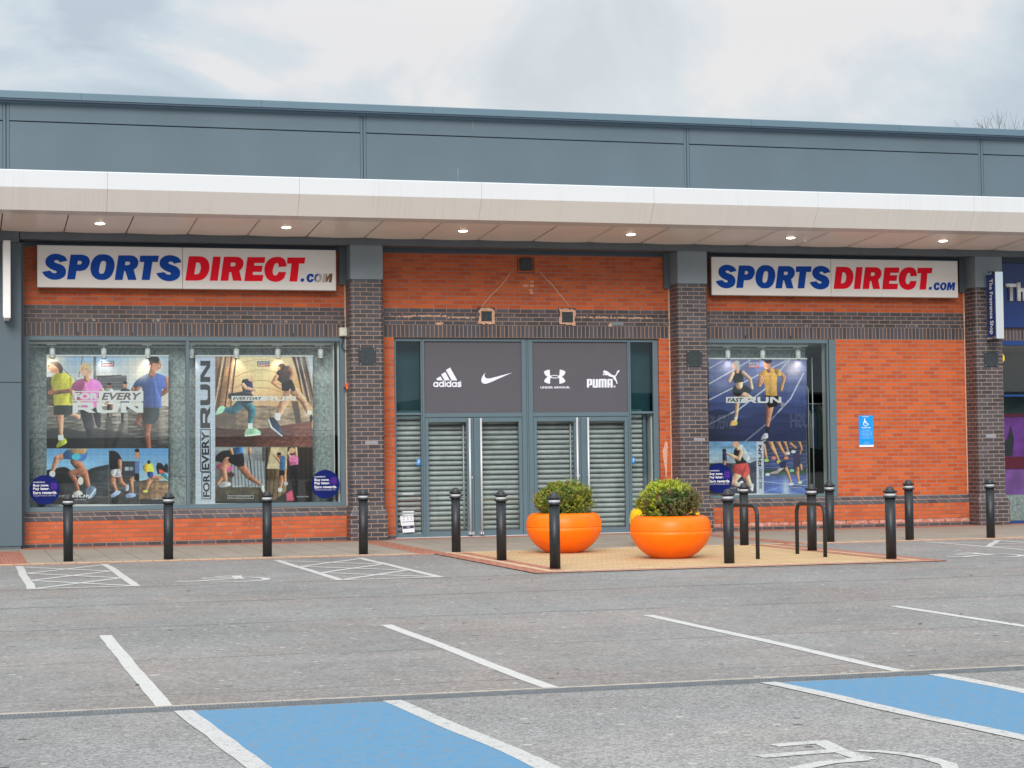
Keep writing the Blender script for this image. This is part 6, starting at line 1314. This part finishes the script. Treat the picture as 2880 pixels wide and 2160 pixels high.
def shrub(cx, cy, z0, rx, ry, h, seed, n, kind, label, grass=True):
    rs = np.random.RandomState(seed); root = empty('box_shrub', (cx, cy, z0), label, 'shrub', 'clipped box shrubs in the planters')
    # sprigs: short shoots spread through the crown, each with small oval leaves
    ns = n//14; P = []; C_l = []
    pos = []
    while len(pos) < ns:
        d = rs.normal(size=3); d /= np.linalg.norm(d); d[2] = abs(d[2])*1.0 if rs.rand() < .72 else -abs(d[2])*.6
        bump_ = 1+.20*mnoise.noise(Vector((d[0]*2.2+seed, d[1]*2.2, d[2]*2.2)))+.10*mnoise.noise(Vector((d[0]*6, d[1]*6+seed, d[2]*6)))
        r_ = (rs.rand()**.28)*bump_
        k_b = 1/max((abs(d[0])**2.7+abs(d[1])**2.7+abs(d[2])**2.7)**(1/2.7), .01)
        r_ = min(r_, 1.12)*k_b; p = np.array([d[0]*rx*r_, d[1]*ry*r_, h*(.34+.62*d[2]*r_)]); p[2] = max(p[2], .0)
        if p[2] < h*.2: p[:2] *= .93
        if kind == 2 and p[0] > .15 and p[2] > h*.62+.1*rs.rand(): 
            if rs.rand() < .75: continue
        if mnoise.noise(Vector((p[0]*9+seed, p[1]*9, p[2]*9))) < -.42: continue
        pos.append(p); C_l.append((d, r_))
    V = []; F = []; CC = []
    for p, (d, r_) in zip(pos, C_l):
        ax = d*.8+np.array([0,0,.9])+rs.normal(size=3)*.35; ax /= np.linalg.norm(ax)
        lng = 1.0 if rs.rand() > .12 else 1.9
        cl = mnoise.noise(Vector((p[0]*5+seed*3, p[1]*5, p[2]*5)))
        hh = p[2]/h
        if kind == 1:
            base = np.array([.12,.19,.025]) if cl < -.05 else np.array([.23,.30,.035]); 
            if rs.rand() < .28: base = np.array([.42,.38,.04])
            if rs.rand() < .07: base = np.array([.20,.085,.025])
        else:
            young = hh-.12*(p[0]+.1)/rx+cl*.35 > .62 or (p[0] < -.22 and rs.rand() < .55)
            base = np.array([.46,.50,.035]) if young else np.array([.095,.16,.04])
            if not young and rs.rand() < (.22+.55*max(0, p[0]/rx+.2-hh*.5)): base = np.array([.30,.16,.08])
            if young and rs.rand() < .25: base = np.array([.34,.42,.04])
        for k in range(14):
            t = k/14; q = p+ax*(t*.05*lng)+rs.normal(size=3)*.004; a_ = rs.rand()*6.28
            s1 = np.cross(ax, [0,0,1]) if abs(ax[2]) < .95 else np.array([1.,0,0]); s1 /= np.linalg.norm(s1); s2 = np.cross(ax, s1)
            o_ = s1*math.cos(a_)+s2*math.sin(a_); l_ = (o_*.85+ax*.55); l_ /= np.linalg.norm(l_); w_ = np.cross(l_, ax); w_ /= (np.linalg.norm(w_)+1e-9)
            L_ = .017+.009*rs.rand(); W_ = L_*.30; b0 = len(V)
            V += [q, q+l_*L_*.5+w_*W_, q+l_*L_, q+l_*L_*.5-w_*W_]; F.append((b0, b0+1, b0+2, b0+3))
            g_ = base*(.70+.6*rs.rand()); CC += [tuple(g_)+(1,)]*4
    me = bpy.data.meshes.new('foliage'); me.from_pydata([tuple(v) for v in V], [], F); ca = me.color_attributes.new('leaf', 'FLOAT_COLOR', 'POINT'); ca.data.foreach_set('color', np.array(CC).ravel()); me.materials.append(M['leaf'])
    o = bpy.data.objects.new('foliage', me); col.objects.link(o); o.parent = root
    b = MB(); b.box
    for i in range(60 if kind == 2 else 30):
        d = rs.normal(size=3); d[2] = abs(d[2])+.5; d /= np.linalg.norm(d); e_ = (1.05 if kind == 2 and i < 14 and d[0] > 0 else .85)
        p1 = Vector((cx+d[0]*rx*.35, cy+d[1]*ry*.35, z0+h*.25)); p2 = Vector((cx+d[0]*rx*e_, cy+d[1]*ry*e_, z0+h*(.35+.55*d[2]*e_)))
        b.tube([(cx+d[0]*.05, cy+d[1]*.05, z0-.02), p1, p2], .006, 5, r1=.0018)
    b.build('stems', M['twig'], root); return root
z_s = .545
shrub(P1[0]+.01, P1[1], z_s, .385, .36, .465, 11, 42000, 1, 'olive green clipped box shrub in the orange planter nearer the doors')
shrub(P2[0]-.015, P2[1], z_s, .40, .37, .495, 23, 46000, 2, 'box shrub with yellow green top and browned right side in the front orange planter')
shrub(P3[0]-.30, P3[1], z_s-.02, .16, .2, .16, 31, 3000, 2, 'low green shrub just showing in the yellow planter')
b = MB(); rs = random.Random(5)
gx, gy = P1
for i in range(80):
    an = rs.uniform(-2.9, -.3); rr = rs.uniform(.26,.36); x, y = gx+rr*math.cos(an), gy+rr*math.sin(an)
    if not (x < gx-.12 or x > gx+.0) : continue
    L_ = rs.uniform(.10,.19); da = an+rs.uniform(-1.2,1.2); pts = []; wv_ = .007; nn = 5; dirx, diry = math.cos(da), math.sin(da); px_, py_ = -diry, dirx; base = len(b.v); vs = []
    for k in range(nn+1):
        t = k/nn; q = (x+dirx*L_*.75*t*t+dirx*.02*t, y+diry*L_*.75*t*t, .555+L_*(1.1*t-.75*t*t)); ww = wv_*(1-t*.9); vs += [(q[0]-px_*ww, q[1]-py_*ww, q[2]), (q[0]+px_*ww, q[1]+py_*ww, q[2])]
    b.add(vs, [(2*k,2*k+1,2*k+3,2*k+2) for k in range(nn)], 0)
tag(b.build('strap_leaf_plant', M['blade']), 'tufts of long green strap leaves under the box shrub in the rear orange planter', 'plant', kind='stuff')

b = MB(); rs = random.Random(9)
for i in range(170):
    if i < 60: x, y, z = rs.uniform(-6, 9.5), -5.3-rs.random()**2*1.2, .005
    elif i < 110: x, y, z = rs.uniform(-5.5, 9.5), rs.uniform(-5.0, -.2), ZP+.007
    else: x, y, z = rs.uniform(-6, 6), rs.uniform(-21, -6), .004
    s_ = rs.uniform(.010, .028); a_ = rs.uniform(0, 6.28); n = 5; pts = [(x+s_*math.cos(a_+2*math.pi*k/n)*rs.uniform(.5,1.1), y+s_*1.3*math.sin(a_+2*math.pi*k/n)*rs.uniform(.5,1.1), z+rs.uniform(0,.006)) for k in range(n)]
    b.add(pts, [tuple(range(n))], rs.choice((0,0,1,2)))
tag(b.build('leaf_litter', [mat('dead_leaf', (.10,.055,.025,1), rough=.9), mat('dark_grit', (.03,.028,.025,1), rough=.9), mat('pale_scrap', (.45,.40,.32,1), rough=.9)]), 'scattered tiny dead leaves and grit on the pavement and tarmac', 'litter', kind='stuff')

# ------------------------------------------------------------------ bare tree behind the roof
def bare_tree(x, y, H, seed):
    root = empty('bare_tree', (x, y, 0), 'leafless tree whose thin twigs show above the roof at the right', 'tree'); rs = random.Random(seed)
    t = MB(); t.tube([(x,y,0),(x+.1,y,2.5),(x+.05,y,4.6)], .22, 10, r1=.12); t.build('trunk', M['twig'], root); b = MB()
    def grow(p, d, L_, r_, depth):
        q = p+d*L_*.5+Vector((rs.uniform(-.04,.04),rs.uniform(-.04,.04),0))*L_; e_ = p+d*L_
        b.tube([p, q, e_], r_, 5 if depth < 4 else 4, r1=r_*.62)
        if depth >= 6: return
        for k in range(2 if depth > 2 else 3):
            nd = (d+Vector((rs.uniform(-.62,.62), rs.uniform(-.62,.62), rs.uniform(-.1,.35)))).normalized(); grow(e_, nd, L_*rs.uniform(.66,.86), r_*.62, depth+1)
        if rs.random() < .25: grow(q, (d+Vector((rs.uniform(-.7,.7),rs.uniform(-.7,.7),.1))).normalized(), L_*.6, r_*.45, depth+2)
    for k in range(5): grow(Vector((x+.05,y,4.5-.3*k)), Vector((math.cos(k*1.26)*.55, math.sin(k*1.26)*.55, 1)).normalized(), 2.0, .085, 0)
    b.build('crown', mat('dark_twig', (.055,.045,.04,1), rough=.9), root); return root
bt = bare_tree(30.5, 30.5, 11, 12); bt.scale = (.98,.98,1.25)

# ------------------------------------------------------------------ the far side of the car park, seen only as reflections in the glass
def opposite():
    root = empty('opposite_shops', (10,-92,0), 'long low shops across the car park, mirrored in the windows', 'building')
    b = MB(); b.box(24, 90, -110, -92, 0, 5.4, 0); b.box(24, 90, -92.4, -92, 4.2, 5.6, 1); b.box(-70, 24, -106, -95, 0, 2.9, 0)
    for k in range(30, 90, 10): b.box(k+1, k+9, -92.0, -91.9, .2, 2.7, 2)
    b.build('wall', [mat('far_wall', (.10,.085,.08,1)), mat('far_fascia', (.10,.12,.14,1)), mat('far_glass', (.03,.035,.04,1), rough=.3)], root)
    def sgn(s2, xa, xb, za, zb):
        me = text_mesh(s2, (xa, za, xb, zb), -91.7, .035, mirror=False)
        me.transform(Matrix(((-1,0,0,xa+xb),(0,1,0,0),(0,0,1,0),(0,0,0,1)))); link_mesh('lettering', me, M['letter_white'], root)
    k_r = 124.6/32.6
    def X_(px_): p = at(px_, 1180, 0); return CAM.x+(p.x-CAM.x)*(32.601+91.8)/32.601
    def Z_(py_, px_=2250): p = at(px_, py_, 0); return CAM.z+(p.z-CAM.z)*(32.601+91.8)/32.601
    sgn('LUSH', X_(2222), X_(2290), Z_(1203), Z_(1163)); sgn('RIVER ISLAND', X_(2066)-(X_(2066)-X_(1995))*1.75, X_(2066), Z_(1205), Z_(1165)); return root
opposite()
for x, s2 in ((-46,4.6),(-31,3.8),(-20,5.2),(-9,4.2)):
    root = empty('far_tree', (x,-84,0), 'dark rounded tree across the car park, %s' % {4.6:'the second tallest',3.8:'the smallest',5.2:'the tallest',4.2:'the one nearest the shops'}[s2], 'tree', 'trees across the car park'); b = MB(); b.tube([(x,-84,0),(x+.2,-84,s2*.5)], .3, 8, r1=.15); b.build('trunk', M['twig'], root)
    rs = np.random.RandomState(int(s2*2)); V = []; F = []
    for i in range(2600):
        d = rs.normal(size=3); d /= np.linalg.norm(d); r_ = rs.rand()**.35*(1+.25*mnoise.noise(Vector(tuple(d*2+x)))); p = np.array([x,-84,s2*.6])+d*r_*np.array([s2*.36,s2*.36,s2*.4]); u_ = rs.normal(size=3)*.22; v_ = rs.normal(size=3)*.22; b0 = len(V); V += [tuple(p-u_),tuple(p+v_),tuple(p+u_),tuple(p-v_)]; F.append((b0,b0+1,b0+2,b0+3))
    b = MB(); b.v = V; b.f = [list(q) for q in F]; b.m = [0]*len(F); b.sm = [False]*len(F); b.build('crown', mat('far_foliage', (.04,.055,.03,1), rough=.8), root)
